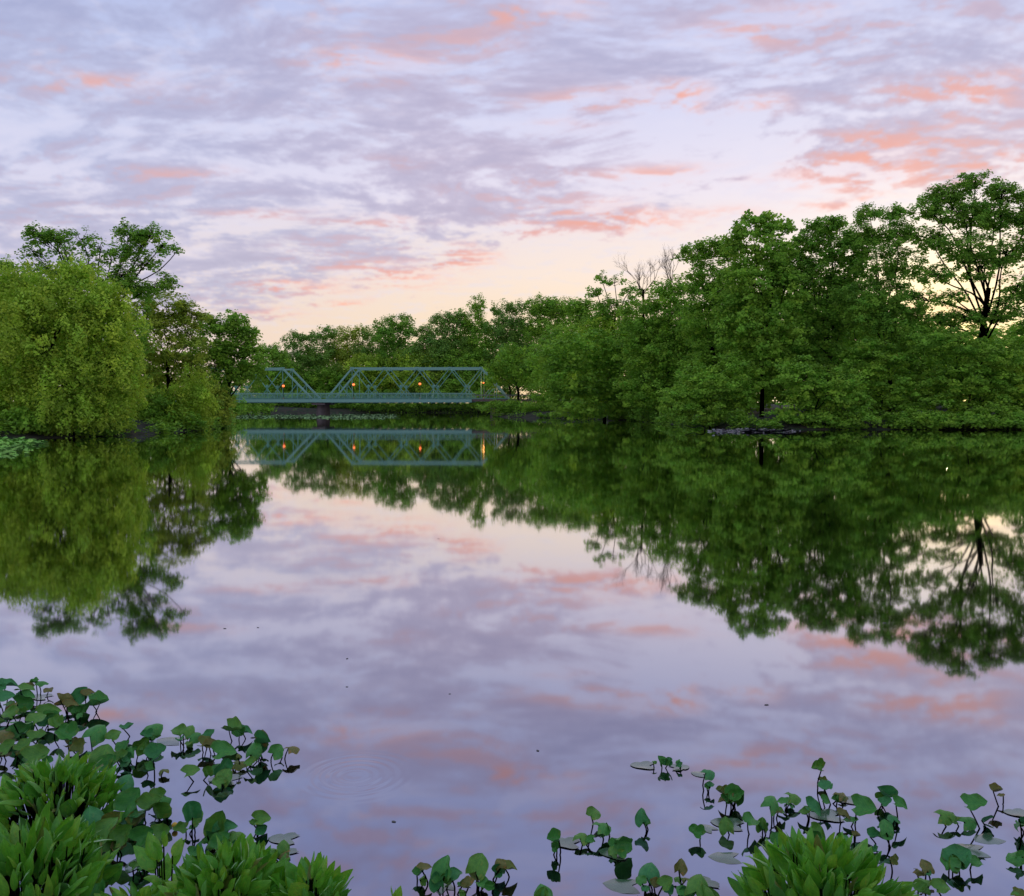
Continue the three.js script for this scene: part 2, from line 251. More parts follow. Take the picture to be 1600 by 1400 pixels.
function tree(name, label, category, group, base, d, lobes, mat, o = {}) {
  const { leaf = 0.34, n = 20, rc = 0.8, dens = 1, flat = 0.65, hang = 0.25, trunkR = 0.26, fork = 0.4, twigs = 7, deep = 0.8, limbR = 0.09 } = o;
  const DENS = dens * 1.6, NL = n * 1.6, LEAF = leaf * 0.98;
  const R = rngOf(++treeSeed), root = at(base, 630, d); root.y = Math.max(groundHeight(root.x, root.z), -0.05) - 0.06;
  const t = thing(name, label, category, root, group), s = d / F;
  const L = lobes.map(([px, py, rx, ry, k = 1, dz]) => { const dd = d + (dz ?? (R() - 0.5) * 0.5 * rx * s); const p = at(px, py, dd).sub(root); return { p, rx: rx * s, ry: ry * s, rz: Math.max(rx, ry) * s * deep, k }; });
  const top = Math.max(...L.map(l => l.p.y + l.ry)), cx = L.reduce((a, l) => a + l.p.x, 0) / L.length;
  const forkP = V(o.forkX !== undefined ? at(o.forkX, 630, d).x - root.x : cx * 0.5, o.forkY !== undefined ? at(base, o.forkY, d).y - root.y : top * fork, 0);
  const clusters = [], centres = [], fz = R() * 50;
  for (const l of L) {
    const area = 4.2 * Math.pow((Math.pow(l.rx * l.ry, 1.6) + Math.pow(l.rx * l.rz, 1.6) + Math.pow(l.ry * l.rz, 1.6)) / 3, 1 / 1.6) * Math.PI / 3.14159;
    const count = Math.max(5, Math.round(area * 3.0 * DENS * l.k / (rc * rc * 1.6)));
    for (let i = 0; i < count; i++) {
      const th = R() * 6.283, y = 2 * R() - 1, h = Math.sqrt(1 - y * y), dir = V(h * Math.cos(th), y, h * Math.sin(th));
      const bump = 1 + 0.5 * noise2(dir.x * 2.3 + fz, dir.y * 2.6 + dir.z * 2.1 + l.p.x), r = bump * (0.42 + 0.58 * Math.pow(R(), 0.5));
      const p = V(l.p.x + dir.x * l.rx * r, l.p.y + dir.y * l.ry * r, l.p.z + dir.z * l.rz * r);
      if (p.y + root.y < 0.25 + 0.25 * R()) continue;
      const gap = noise2(p.x * 0.55 + fz, p.y * 0.75) + noise2(p.z * 0.55 - fz, p.y * 0.75 + 40); if (gap < -0.12 && R() < 0.75) continue;
      clusters.push({ p, r: rc * (0.6 + 0.7 * R()), o: dir, k: (0.6 + 0.8 * R()) });
      if (i < twigs) centres.push([l, p]);
    }
  }
  const cg = crownGeometry(clusters, R, LEAF, NL, flat, hang); leafTotal += cg.index.count / 3;
  part(t, 'crown', cg, mat);
  part(t, 'trunk', tube(bend(V(0, -0.25, 0), forkP, R, 0.07), trunkR, trunkR * 0.55, 10, 8), M.bark);
  const twigGeo = [];
  for (const l of L) {
    const from = forkP.clone().multiplyScalar(0.55 + 0.45 * R()); if (l.p.y < from.y + 0.3) from.multiplyScalar(Math.max(0.25, (l.p.y - 0.2) / Math.max(0.5, from.y) * 0.8));
    part(t, 'limb', tube(bend(from, l.p, R, 0.13), Math.min(limbR, trunkR * 0.6), limbR * 0.4, 8, 5), M.bark);
  }
  for (const [l, p] of centres) twigGeo.push(tube(bend(l.p.clone().lerp(forkP, 0.3 * R() * R()), p, R, 0.2), limbR * 0.32, limbR * 0.12, 4, 3));
  if (twigGeo.length) part(t, 'twigs', mergeGeometries(twigGeo), M.bark).userData.kind = 'stuff';
  return t;
}
const LB = 'trees on the left bank', RB = 'trees on the right bank', FB = 'trees behind the bridge', US = 'shrubs along the water';
const DENSE = { dens: 1.15, rc: 0.75, n: 22, leaf: 0.32 };
// left bank
tree('leafy_tree', 'dark leafy tree at the far left edge, behind the bright rounded willow', 'tree', LB, -30, 92, [[-5, 435, 42, 34], [-45, 470, 50, 60], [-10, 520, 60, 60], [30, 430, 30, 22, 0.7]], M.leafMid, { ...DENSE });
tree('vase_shaped_tree', 'tallest tree on the left bank, dark spreading limbs with thin tufts of leaves', 'tree', LB, 150, 77,
  [[60, 366, 24, 15, 0.9], [88, 372, 24, 17, 0.9], [50, 392, 16, 12, 0.6], [128, 372, 20, 18, 0.35], [158, 385, 16, 20, 0.3], [205, 364, 28, 15], [236, 366, 28, 14], [256, 382, 18, 12, 0.8], [200, 388, 32, 16, 0.8], [175, 405, 20, 16, 0.6], [225, 410, 28, 14, 0.5], [70, 416, 26, 13, 0.8], [215, 446, 36, 18, 0.8], [190, 430, 24, 18, 0.6], [260, 440, 22, 14, 0.6], [100, 396, 26, 16, 0.45], [135, 415, 30, 22, 0.35], [165, 440, 40, 18, 0.6], [280, 388, 9, 7, 0.5], [120, 500, 60, 60, 0.8], [190, 520, 50, 60, 0.7]], M.leafDeep,
  { dens: 1.0, rc: 0.5, n: 15, leaf: 0.25, trunkR: 0.34, forkX: 158, forkY: 466, twigs: 46, limbR: 0.085 });
tree('willow_tree', 'large bright green rounded willow on the left bank', 'tree', LB, 62, 69, [[18, 432, 26, 16, 0.8], [118, 424, 30, 12, 0.7], [186, 472, 20, 26, 0.8], [35, 470, 62, 52], [105, 462, 68, 44], [60, 530, 85, 65], [155, 520, 58, 68], [15, 600, 70, 62], [105, 605, 80, 60], [180, 585, 38, 66]], M.leafLight, { ...DENSE, hang: 0.9, trunkR: 0.3, leaf: 0.33, rc: 0.6, flat: 1.35 });
tree('airy_tree', 'yellow green airy tree with sky showing through, right of the bright willow', 'tree', LB, 258, 88, [[225, 490, 30, 36], [262, 478, 34, 28], [300, 492, 24, 24], [250, 530, 50, 38], [292, 540, 36, 40], [232, 572, 42, 42], [300, 590, 28, 38]], M.leafYellow, { dens: 0.8, rc: 0.55, n: 18, leaf: 0.27, twigs: 26, limbR: 0.07 });
tree('maple_tree', 'dark green tree at the right end of the left bank, beside the bridge', 'tree', LB, 350, 95, [[345, 504, 32, 20, 0.9], [374, 510, 24, 20, 0.9], [391, 522, 11, 18, 0.8], [328, 540, 38, 34], [368, 552, 32, 34], [335, 600, 30, 38], [372, 578, 20, 22], [396, 572, 19, 22], [392, 548, 16, 18]], M.leafMid, { ...DENSE, dens: 1.0, rc: 0.65 });
tree('bank_shrub', 'low shrub at the far left edge under the willow', 'shrub', US, 5, 67, [[-5, 650, 50, 26], [40, 655, 34, 20]], M.leafMid, { ...DENSE, hang: 0.7, trunkR: 0.09, limbR: 0.04 });
tree('bank_shrub', 'wide light green shrub trailing in the water below the bright willow', 'shrub', US, 115, 69, [[85, 645, 46, 32], [135, 640, 50, 36]], M.leafLight, { ...DENSE, hang: 1.1, flat: 1.3, rc: 0.55, trunkR: 0.09, limbR: 0.04 });
tree('bank_shrub', 'bright green drooping shrub right of the willow, next to a dark hollow', 'shrub', US, 185, 73, [[175, 635, 34, 42], [196, 610, 24, 46]], M.leafLight, { ...DENSE, hang: 1.1, flat: 1.3, rc: 0.55, trunkR: 0.09, limbR: 0.04 });
tree('bank_shrub', 'dark shrub in the hollow between two bright drooping shrubs on the left', 'shrub', US, 240, 84, [[236, 630, 28, 36], [255, 645, 26, 24]], M.leafMid, { ...DENSE, hang: 0.7, trunkR: 0.09, limbR: 0.04 });
tree('bank_shrub', 'fresh green drooping shrub below the yellow green airy tree', 'shrub', US, 290, 85, [[278, 635, 34, 36], [308, 622, 24, 46]], M.leafLight, { ...DENSE, hang: 1.1, flat: 1.3, rc: 0.55, trunkR: 0.09, limbR: 0.04 });
tree('bank_shrub', 'small shrub at the foot of the left bank closest to the bridge', 'shrub', US, 341, 92.5, [[332, 630, 24, 30], [352, 640, 15, 22]], M.leafYellow, { ...DENSE, hang: 0.7, trunkR: 0.08, limbR: 0.04 });
// right bank, from the bridge to the right edge
const RT = { dens: 1.2, rc: 0.72, n: 22, leaf: 0.32, twigs: 8 };
tree('leafy_tree', 'round green tree overhanging the right end of the bridge', 'tree', RB, 812, 172, [[786, 566, 28, 22], [774, 588, 20, 17], [815, 584, 34, 20], [800, 550, 18, 16], [840, 575, 30, 24]], M.leafMid, { dens: 0.9, rc: 1.0, n: 22, leaf: 0.42 });
tree('leafy_tree', 'green tree leaning over the dark inlet right of the bridge', 'tree', RB, 868, 158, [[860, 560, 34, 32], [895, 540, 36, 34], [870, 605, 40, 28], [910, 590, 34, 34]], M.leafMid, { dens: 0.9, rc: 1.0, n: 22, leaf: 0.42 });
tree('half_bare_tree', 'half bare tree with thin tufts above the light green trees, left of the bare tree', 'tree', RB, 965, 140, [[938, 432, 16, 9, 0.35], [960, 440, 20, 11, 0.45], [930, 452, 14, 10, 0.9], [985, 455, 20, 12, 0.7], [955, 478, 26, 16], [990, 490, 26, 22], [940, 500, 26, 24]], M.leafDeep, { dens: 0.7, rc: 0.65, n: 16, leaf: 0.34, twigs: 16, forkY: 490, limbR: 0.12 });
tree('leafy_tree', 'light green rounded tree mid right, left of the tall dark trees', 'tree', RB, 945, 140, [[935, 540, 42, 38], [970, 520, 36, 34], [930, 595, 44, 38], [975, 575, 46, 46], [955, 622, 46, 26]], M.leafLight, { ...RT, rc: 0.95, leaf: 0.4, hang: 0.5 });
tree('leafy_tree', 'broad mid green tree below the bare branches on the right bank', 'tree', RB, 1035, 122, [[1005, 500, 40, 34], [1050, 462, 36, 32], [1030, 545, 60, 48], [1070, 520, 44, 56], [1010, 605, 46, 38], [1055, 610, 46, 36]], M.leafMid, { ...RT, rc: 0.9, leaf: 0.38, hang: 0.5 });
tree('leafy_tree', 'tree with a twiggy ragged top just left of the tall centre-right tree', 'tree', RB, 1115, 108, [[1080, 396, 20, 15, 0.9], [1112, 384, 22, 15], [1136, 392, 16, 20], [1098, 430, 34, 26], [1138, 450, 40, 48], [1105, 490, 44, 46], [1130, 550, 50, 46], [1100, 590, 44, 36]], M.leafMid, RT);
tree('tall_tree', 'tall full tree with a pointed top, first of the high trees on the right', 'tree', RB, 1190, 97, [[1172, 352, 24, 18], [1198, 342, 20, 14, 0.8], [1228, 350, 16, 14, 0.7], [1152, 380, 22, 20], [1200, 385, 42, 32], [1178, 435, 56, 44], [1225, 455, 34, 42], [1165, 505, 50, 48], [1210, 520, 46, 50], [1190, 575, 50, 34]], M.leafMid, { ...RT, leaf: 0.4, n: 16, hang: 0.6 });
tree('tall_tree', 'narrow dark tree between the pointed tall tree and the flat-topped one', 'tree', RB, 1298, 100, [[1288, 352, 24, 15], [1312, 345, 14, 12, 0.8], [1262, 378, 22, 17, 0.8], [1302, 388, 32, 26], [1268, 428, 34, 30, 0.8], [1318, 430, 30, 34], [1288, 485, 50, 40], [1275, 535, 46, 36], [1240, 420, 26, 30], [1335, 390, 20, 24]], M.leafDeep, { ...RT, dens: 1.3, rc: 0.65 });
tree('tall_tree', 'flat-topped leafy tree left of the biggest tree on the right', 'tree', RB, 1388, 95, [[1358, 332, 22, 13], [1390, 330, 22, 12, 0.9], [1348, 366, 30, 22], [1402, 362, 26, 22], [1368, 412, 36, 28, 0.9], [1418, 412, 24, 28, 0.8], [1384, 462, 44, 30], [1340, 470, 36, 34], [1400, 510, 44, 34]], M.leafDeep, { ...RT, dens: 1.2, rc: 0.62, twigs: 12, leaf: 0.26, n: 26 });
tree('great_tree', 'biggest tree on the right with dark trunk and glowing sky behind its limbs', 'tree', RB, 1537, 94, [[1525, 281, 34, 11, 0.8], [1480, 302, 32, 16], [1565, 298, 26, 14, 0.8], [1448, 326, 24, 18], [1505, 332, 44, 22], [1555, 338, 36, 24], [1596, 326, 24, 26], [1452, 372, 32, 22, 0.8], [1510, 385, 44, 24, 0.8], [1574, 392, 36, 26, 0.8], [1460, 428, 28, 16, 0.7], [1592, 446, 28, 22, 0.7], [1528, 420, 30, 18, 0.8], [1440, 470, 26, 22, 0.8], [1575, 480, 34, 22, 0.8], [1488, 462, 30, 15, 0.55], [1500, 496, 40, 14, 0.8], [1452, 500, 26, 14, 0.8]], M.leafDeep,
  { dens: 1.15, rc: 0.58, n: 18, leaf: 0.29, twigs: 40, trunkR: 0.46, forkX: 1540, forkY: 450, limbR: 0.12 });
tree('tall_tree', 'tall tree cut by the right edge of the view', 'tree', RB, 1628, 93, [[1618, 312, 26, 20], [1640, 360, 40, 40], [1632, 440, 36, 40, 0.8], [1640, 530, 46, 50]], M.leafDeep, { ...RT, dens: 1.2 });
tree('understory_tree', 'dark tree in the shade behind the tall pointed tree', 'tree', RB, 1240, 114, [[1230, 540, 60, 50], [1180, 590, 50, 46], [1270, 590, 50, 46]], M.leafMid, { ...RT, leaf: 0.4, rc: 1.0 });
tree('understory_tree', 'dark tree in the shade below the flat-topped tree', 'tree', RB, 1350, 112, [[1335, 525, 50, 44], [1390, 530, 44, 46], [1350, 590, 60, 50]], M.leafMid, { ...RT, leaf: 0.4, rc: 1.0 });
tree('understory_tree', 'dark tree in the shade left of the big trunk', 'tree', RB, 1450, 112, [[1440, 545, 44, 40], [1480, 590, 50, 46], [1420, 600, 46, 40]], M.leafMid, { ...RT, leaf: 0.4, rc: 1.0 });
tree('understory_tree', 'dark tree in the shade right of the big trunk', 'tree', RB, 1570, 112, [[1560, 545, 46, 36], [1610, 560, 46, 50], [1560, 600, 60, 46]], M.leafMid, { ...RT, leaf: 0.4, rc: 1.0 });
tree('understory_tree', 'dark tree filling the shade behind the broad mid green tree', 'tree', RB, 1070, 138, [[1040, 560, 60, 50], [1110, 560, 60, 60], [1070, 605, 70, 36]], M.leafMid, { ...RT, leaf: 0.45, rc: 1.1 });
const SH = { dens: 1.1, rc: 0.7, n: 22, leaf: 0.32, flat: 0.42, trunkR: 0.12, limbR: 0.05, hang: 0.4 };
tree('bank_shrub', 'leafy green bush hanging over the water beside the curved dead branch', 'shrub', US, 1110, 95, [[1090, 605, 38, 36], [1132, 588, 42, 36], [1112, 634, 44, 26], [1058, 628, 30, 24], [1152, 622, 24, 30]], M.leafMid, SH);
tree('bank_shrub', 'layered green bush right of the dark hollow on the right bank', 'shrub', US, 1270, 90, [[1255, 592, 42, 32], [1302, 606, 46, 32], [1238, 636, 34, 22], [1330, 640, 38, 22], [1280, 652, 44, 15], [1345, 656, 36, 11, 1, -1.5]], M.leafMid, SH);
tree('bank_shrub', 'dark green bush behind the layered bush on the right bank', 'shrub', US, 1375, 93, [[1365, 560, 40, 36], [1340, 590, 34, 34], [1400, 600, 34, 36], [1395, 640, 40, 22], [1420, 652, 30, 12, 1, -2]], M.leafMid, SH);
tree('bank_shrub', 'wide tiered green bush below the big trunk at the far right', 'shrub', US, 1510, 90.5, [[1482, 535, 52, 20], [1545, 556, 52, 24], [1500, 592, 58, 28], [1572, 606, 42, 32], [1462, 634, 34, 20], [1530, 640, 50, 18], [1595, 640, 30, 18], [1440, 654, 40, 13, 1, -2], [1500, 656, 46, 12, 1, -2.5], [1560, 654, 44, 13, 1, -2.5], [1610, 654, 40, 13, 1, -2.5]], M.leafMid, SH);
tree('bank_shrub', 'light green bush at the right edge of the view', 'shrub', US, 1615, 91, [[1600, 575, 34, 26], [1630, 620, 50, 34]], M.leafLight, SH);
tree('bank_shrub', 'low bush at the water below the light green rounded tree', 'shrub', US, 1000, 134, [[985, 632, 36, 18], [1025, 636, 30, 16]], M.leafMid, { ...SH, rc: 0.9, leaf: 0.4 });
// behind the bridge
const far = (label, px, d, lobes, mat = M.leafFar, o = {}) => tree('distant_tree', label, 'tree', FB, px, d, lobes, mat, { dens: 1.2, rc: 1.2, n: 20, leaf: 0.5, flat: 0.85, twigs: 4, limbR: 0.12, trunkR: 0.3, ...o });
far('small dark rounded tree showing between the left bank and the bridge', 420, 250, [[418, 545, 18, 10], [430, 555, 18, 14], [420, 590, 34, 34]], M.leafMid);
far('pale tree above the left truss peak', 455, 262, [[458, 530, 20, 13, 0.8], [452, 560, 28, 24], [470, 595, 30, 28]]);
far('open topped tree above the gap between the two trusses', 500, 265, [[485, 525, 18, 10, 0.7], [510, 520, 20, 11, 0.7], [498, 550, 34, 24], [500, 595, 36, 30]], M.leafFar);
far('open topped tree above the start of the long truss', 548, 265, [[540, 520, 18, 11, 0.7], [562, 518, 16, 11, 0.7], [548, 548, 34, 22], [550, 595, 36, 30]], M.leafYellow);
far('thin topped tree left of the dark rounded crown', 585, 262, [[582, 520, 16, 12, 0.7], [580, 552, 30, 22], [590, 595, 36, 30]]);
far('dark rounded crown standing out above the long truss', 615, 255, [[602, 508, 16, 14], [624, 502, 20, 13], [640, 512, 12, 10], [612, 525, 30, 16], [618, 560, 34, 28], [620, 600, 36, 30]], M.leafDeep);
far('low light tree right of the dark rounded crown', 665, 250, [[662, 520, 22, 12, 0.8], [665, 550, 32, 24], [665, 595, 36, 34]]);
far('tree with two soft humps above the middle of the long truss', 702, 254, [[690, 500, 20, 14], [712, 496, 18, 12], [700, 530, 34, 24], [705, 580, 40, 40]]);
far('tree with a small knob of a crown, highest behind the bridge', 742, 254, [[744, 474, 14, 14], [738, 500, 26, 18], [748, 530, 36, 26], [745, 585, 40, 40]], M.leafMid);
far('open crowned tree above the right end of the bridge', 795, 252, [[782, 482, 16, 11, 0.7], [806, 478, 16, 11, 0.7], [794, 510, 34, 22], [800, 560, 44, 40]], M.leafFar);
far('broad domed tree right of the open crowned one', 855, 250, [[845, 478, 32, 15], [872, 480, 28, 15], [855, 510, 44, 28], [855, 570, 50, 40]], M.leafMid);
far('tree between the broad dome and the half bare tree', 912, 195, [[905, 480, 28, 14], [925, 490, 26, 20], [910, 525, 40, 34], [920, 580, 44, 40]], M.leafMid);
far('bright leafy tree right behind the long truss', 655, 250, [[640, 560, 26, 16], [668, 556, 26, 16], [650, 590, 40, 26]], M.leafLight);
far('green tree behind the right part of the long truss', 715, 250, [[705, 562, 30, 18], [735, 566, 26, 18], [718, 598, 40, 24]], M.leafMid);
far('green tree behind the left part of the long truss', 580, 252, [[570, 568, 26, 16], [598, 570, 24, 16], [584, 598, 36, 22]], M.leafLight);
far('dark tree behind the left truss', 455, 258, [[440, 590, 30, 22], [475, 596, 30, 20]], M.leafMid);
far('dark tree behind the gap between the trusses', 520, 258, [[510, 592, 32, 22], [540, 600, 26, 18]], M.leafMid);
for (const [px, d, label] of [[366, 168, 'bush on the left shore just before the bridge'], [388, 200, 'bush on the left shore behind the bridge deck'], [415, 226, 'bush on the far left shore under the left truss'], [400, 249, 'low bush under the left truss on the far shore'], [470, 249, 'low bush left of the stone pier on the far shore'], [540, 249, 'low bush right of the stone pier on the far shore'], [610, 249, 'low bush below the middle of the long truss on the far shore'], [680, 249, 'low bush under the right half of the long truss'], [750, 246, 'low bush in the dark below the right end of the bridge']])
  tree('bank_shrub', label, 'shrub', US, px, d, [[px - (d < 230 ? 14 : 0), 620 + (d < 230 ? 12 : 0), d < 230 ? 22 : 44, 13], [px + (d < 230 ? 2 : 22), 628 + (d < 230 ? 6 : 0), d < 230 ? 16 : 40, 11]], M.leafMid, { dens: 0.8, rc: 1.1, n: 18, leaf: 0.5, trunkR: 0.1, limbR: 0.05, twigs: 2 });
for (const [px, d, label] of [[786, 173, 'dark bush on the bank under the right bridge end'], [845, 168, 'dark bush beside the inlet right of the bridge'], [900, 150, 'dark bush at the waterline below the leaning tree']])
  tree('bank_shrub', label, 'shrub', US, px, d, [[px, 634, 34, 9], [px + 24, 636, 30, 8]], M.leafMid, { dens: 0.8, rc: 0.9, n: 18, leaf: 0.42, trunkR: 0.1, limbR: 0.05, twigs: 2 });

// the deeper wood behind the front trees, too dense to tell its trees apart
function wood(name, label, lobes, mat, seed, leaf, rc) {
  const R = rngOf(seed), clusters = [];
  for (const [px, py, rx, ry, d] of lobes) {
    const c = at(px, py, d), k = d / F, X = rx * k, Y = ry * k, Z = rx * k * 0.6, count = Math.round(4.2 * X * Y * 2.3 / (rc * rc));
    for (let i = 0; i < count; i++) { const th = R() * 6.283, y = 2 * R() - 1, h = Math.sqrt(1 - y * y), q = 0.5 + 0.5 * Math.sqrt(R()), dir = V(h * Math.cos(th), y, h * Math.sin(th)), p = V(c.x + dir.x * X * q, c.y + dir.y * Y * q, c.z + dir.z * Z * q); if (p.y > 0.6) clusters.push({ p, r: rc * (0.7 + 0.6 * R()), o: dir, k: 0.6 + 0.8 * R() }); }
  }
  const g = crownGeometry(clusters, R, leaf, 18, 0.5, 0.25), m = shadows(new THREE.Mesh(g, mat)); leafTotal += g.index.count / 3; m.name = numbered(name); scene.add(m); tag(m, label, 'woodland', null, 'stuff');
}
{
  const band = (tops, d, low) => { const o = []; for (let px = tops[0][0]; px <= tops[tops.length - 1][0]; px += 42) { const top = curveAt(tops, px); for (let y = top + 26; y < low; y += 40) o.push([px + (y % 3) * 8, y, 40, 34, d + (px % 5) * 2.5]); } return o; };
  wood('woodland', 'dense wood filling the shade behind the right bank trees', band([[880, 520], [960, 515], [1050, 490], [1150, 455], [1250, 455], [1350, 470], [1410, 490], [1450, 515], [1530, 515], [1600, 500], [1720, 480]], 128, 640), M.leafMid, 701, 0.6, 1.2);
  wood('woodland', 'dense wood filling the shade behind the left bank trees', band([[-80, 480], [60, 490], [160, 520], [250, 575], [300, 585]], 112, 640), M.leafMid, 702, 0.55, 1.1);
  wood('woodland', 'far wood behind the trees beyond the bridge', band([[380, 575], [470, 550], [600, 540], [700, 530], [800, 505], [900, 500]], 285, 640), M.leafFar, 703, 0.9, 2.2);
  // low growth along both edges of the water
  const R = rngOf(77), clusters = [];
  for (let i = 0; i < 7000; i++) {
    const left = R() < 0.42, T = left ? LEFT : RIGHT, d = left ? 58 + 180 * R() * (0.4 + 0.6 * R()) : 80 + 110 * R() * R(), inl = -0.6 + 4.5 * R() * R();
    const x = !left && R() < 0.45 ? 24 + 45 * R() : curveAt(T, d) + (left ? -inl : inl), dd = x > 24 && !left && R() < 0.9 ? edgeD(x) - 0.6 + 3.5 * R() * R() : d, sd = shoreDistance(x, -dd);
    if (sd < -0.8 || sd > 6 || noise2(x * 0.3, dd * 0.3) < -0.08) continue;
    clusters.push({ p: V(x, Math.max(0, groundHeight(x, -dd)) + 0.15 + (0.6 + 1.2 * Math.max(0, noise2(x * 0.2 + 9, dd * 0.2) + 0.2)) * R(), -dd), r: 0.4 + 0.4 * R(), o: V(0, 1, 0), k: 0.5 + 0.6 * R() });
  }
  for (let i = 0; i < 1500; i++) { const x = -75 + 100 * R(), d = 244.5 + 5 * R(); if (shoreDistance(x, -d) > -1) clusters.push({ p: V(x, Math.max(0, groundHeight(x, -d)) + 0.2 + 2.2 * R(), -d), r: 0.7 + 0.6 * R(), o: V(0, 1, 0), k: 0.8 }); }
  const g = crownGeometry(clusters, R, 0.36, 16, 0.5, 0.3), m = shadows(new THREE.Mesh(g, M.leafMid)); leafTotal += g.index.count / 3; m.name = 'bank_undergrowth'; scene.add(m); tag(m, 'low leafy growth along the edges of the river', 'undergrowth', null, 'stuff');
}

// bare trees
function bareTree(label, px, d, forkPy, topPy, spread, lean) {
  const R = rngOf(++treeSeed), root = at(px, 630, d); root.y = groundHeight(root.x, root.z) - 0.06;
  const t = thing('bare_tree', label, 'tree', root, RB), fork = at(px, forkPy, d).sub(root), H = at(px, topPy, d).y - at(px, forkPy, d).y;
  part(t, 'trunk', tube(bend(V(0, -0.2, 0), fork, R, 0.04), 0.26, 0.15, 10, 7), M.bark);
  function grow(list, p, dir, len, r, depth) {
    const e = p.clone().addScaledVector(dir, len); list.push(tube(bend(p, e, R, 0.12), r, r * 0.55, 5, 4));
    if (!depth) return;
    const k = depth > 2 ? 3 : 4;
    for (let i = 0; i < k; i++) { const q = p.clone().lerp(e, 0.45 + 0.55 * R()), nd = dir.clone().add(V((R() - 0.5) * 1.3, (R() - 0.3) * 0.7, (R() - 0.5) * 1.3)).normalize(); grow(list, q, nd, len * (0.5 + 0.25 * R()), r * 0.5, depth - 1); }
  }
  for (let i = 0; i < 6; i++) { const list = []; grow(list, fork.clone().multiplyScalar(1 - 0.16 * R() * R()), V((i / 5 - 0.5 + 0.5 * (R() - 0.5)) * spread + lean, 0.7 + 0.5 * R(), (R() - 0.5) * 0.9).normalize(), H * (0.32 + 0.3 * R()), 0.04 + 0.035 * R(), 3); part(t, 'limb', mergeGeometries(list), M.bark); }
}
bareTree('leafless tree with pale fanned branches against the sky', 1005, 126, 452, 388, 1.3, -0.15);
bareTree('leafless tree with thin upright twigs, right of the fanned bare tree', 1048, 126, 440, 378, 0.8, 0);

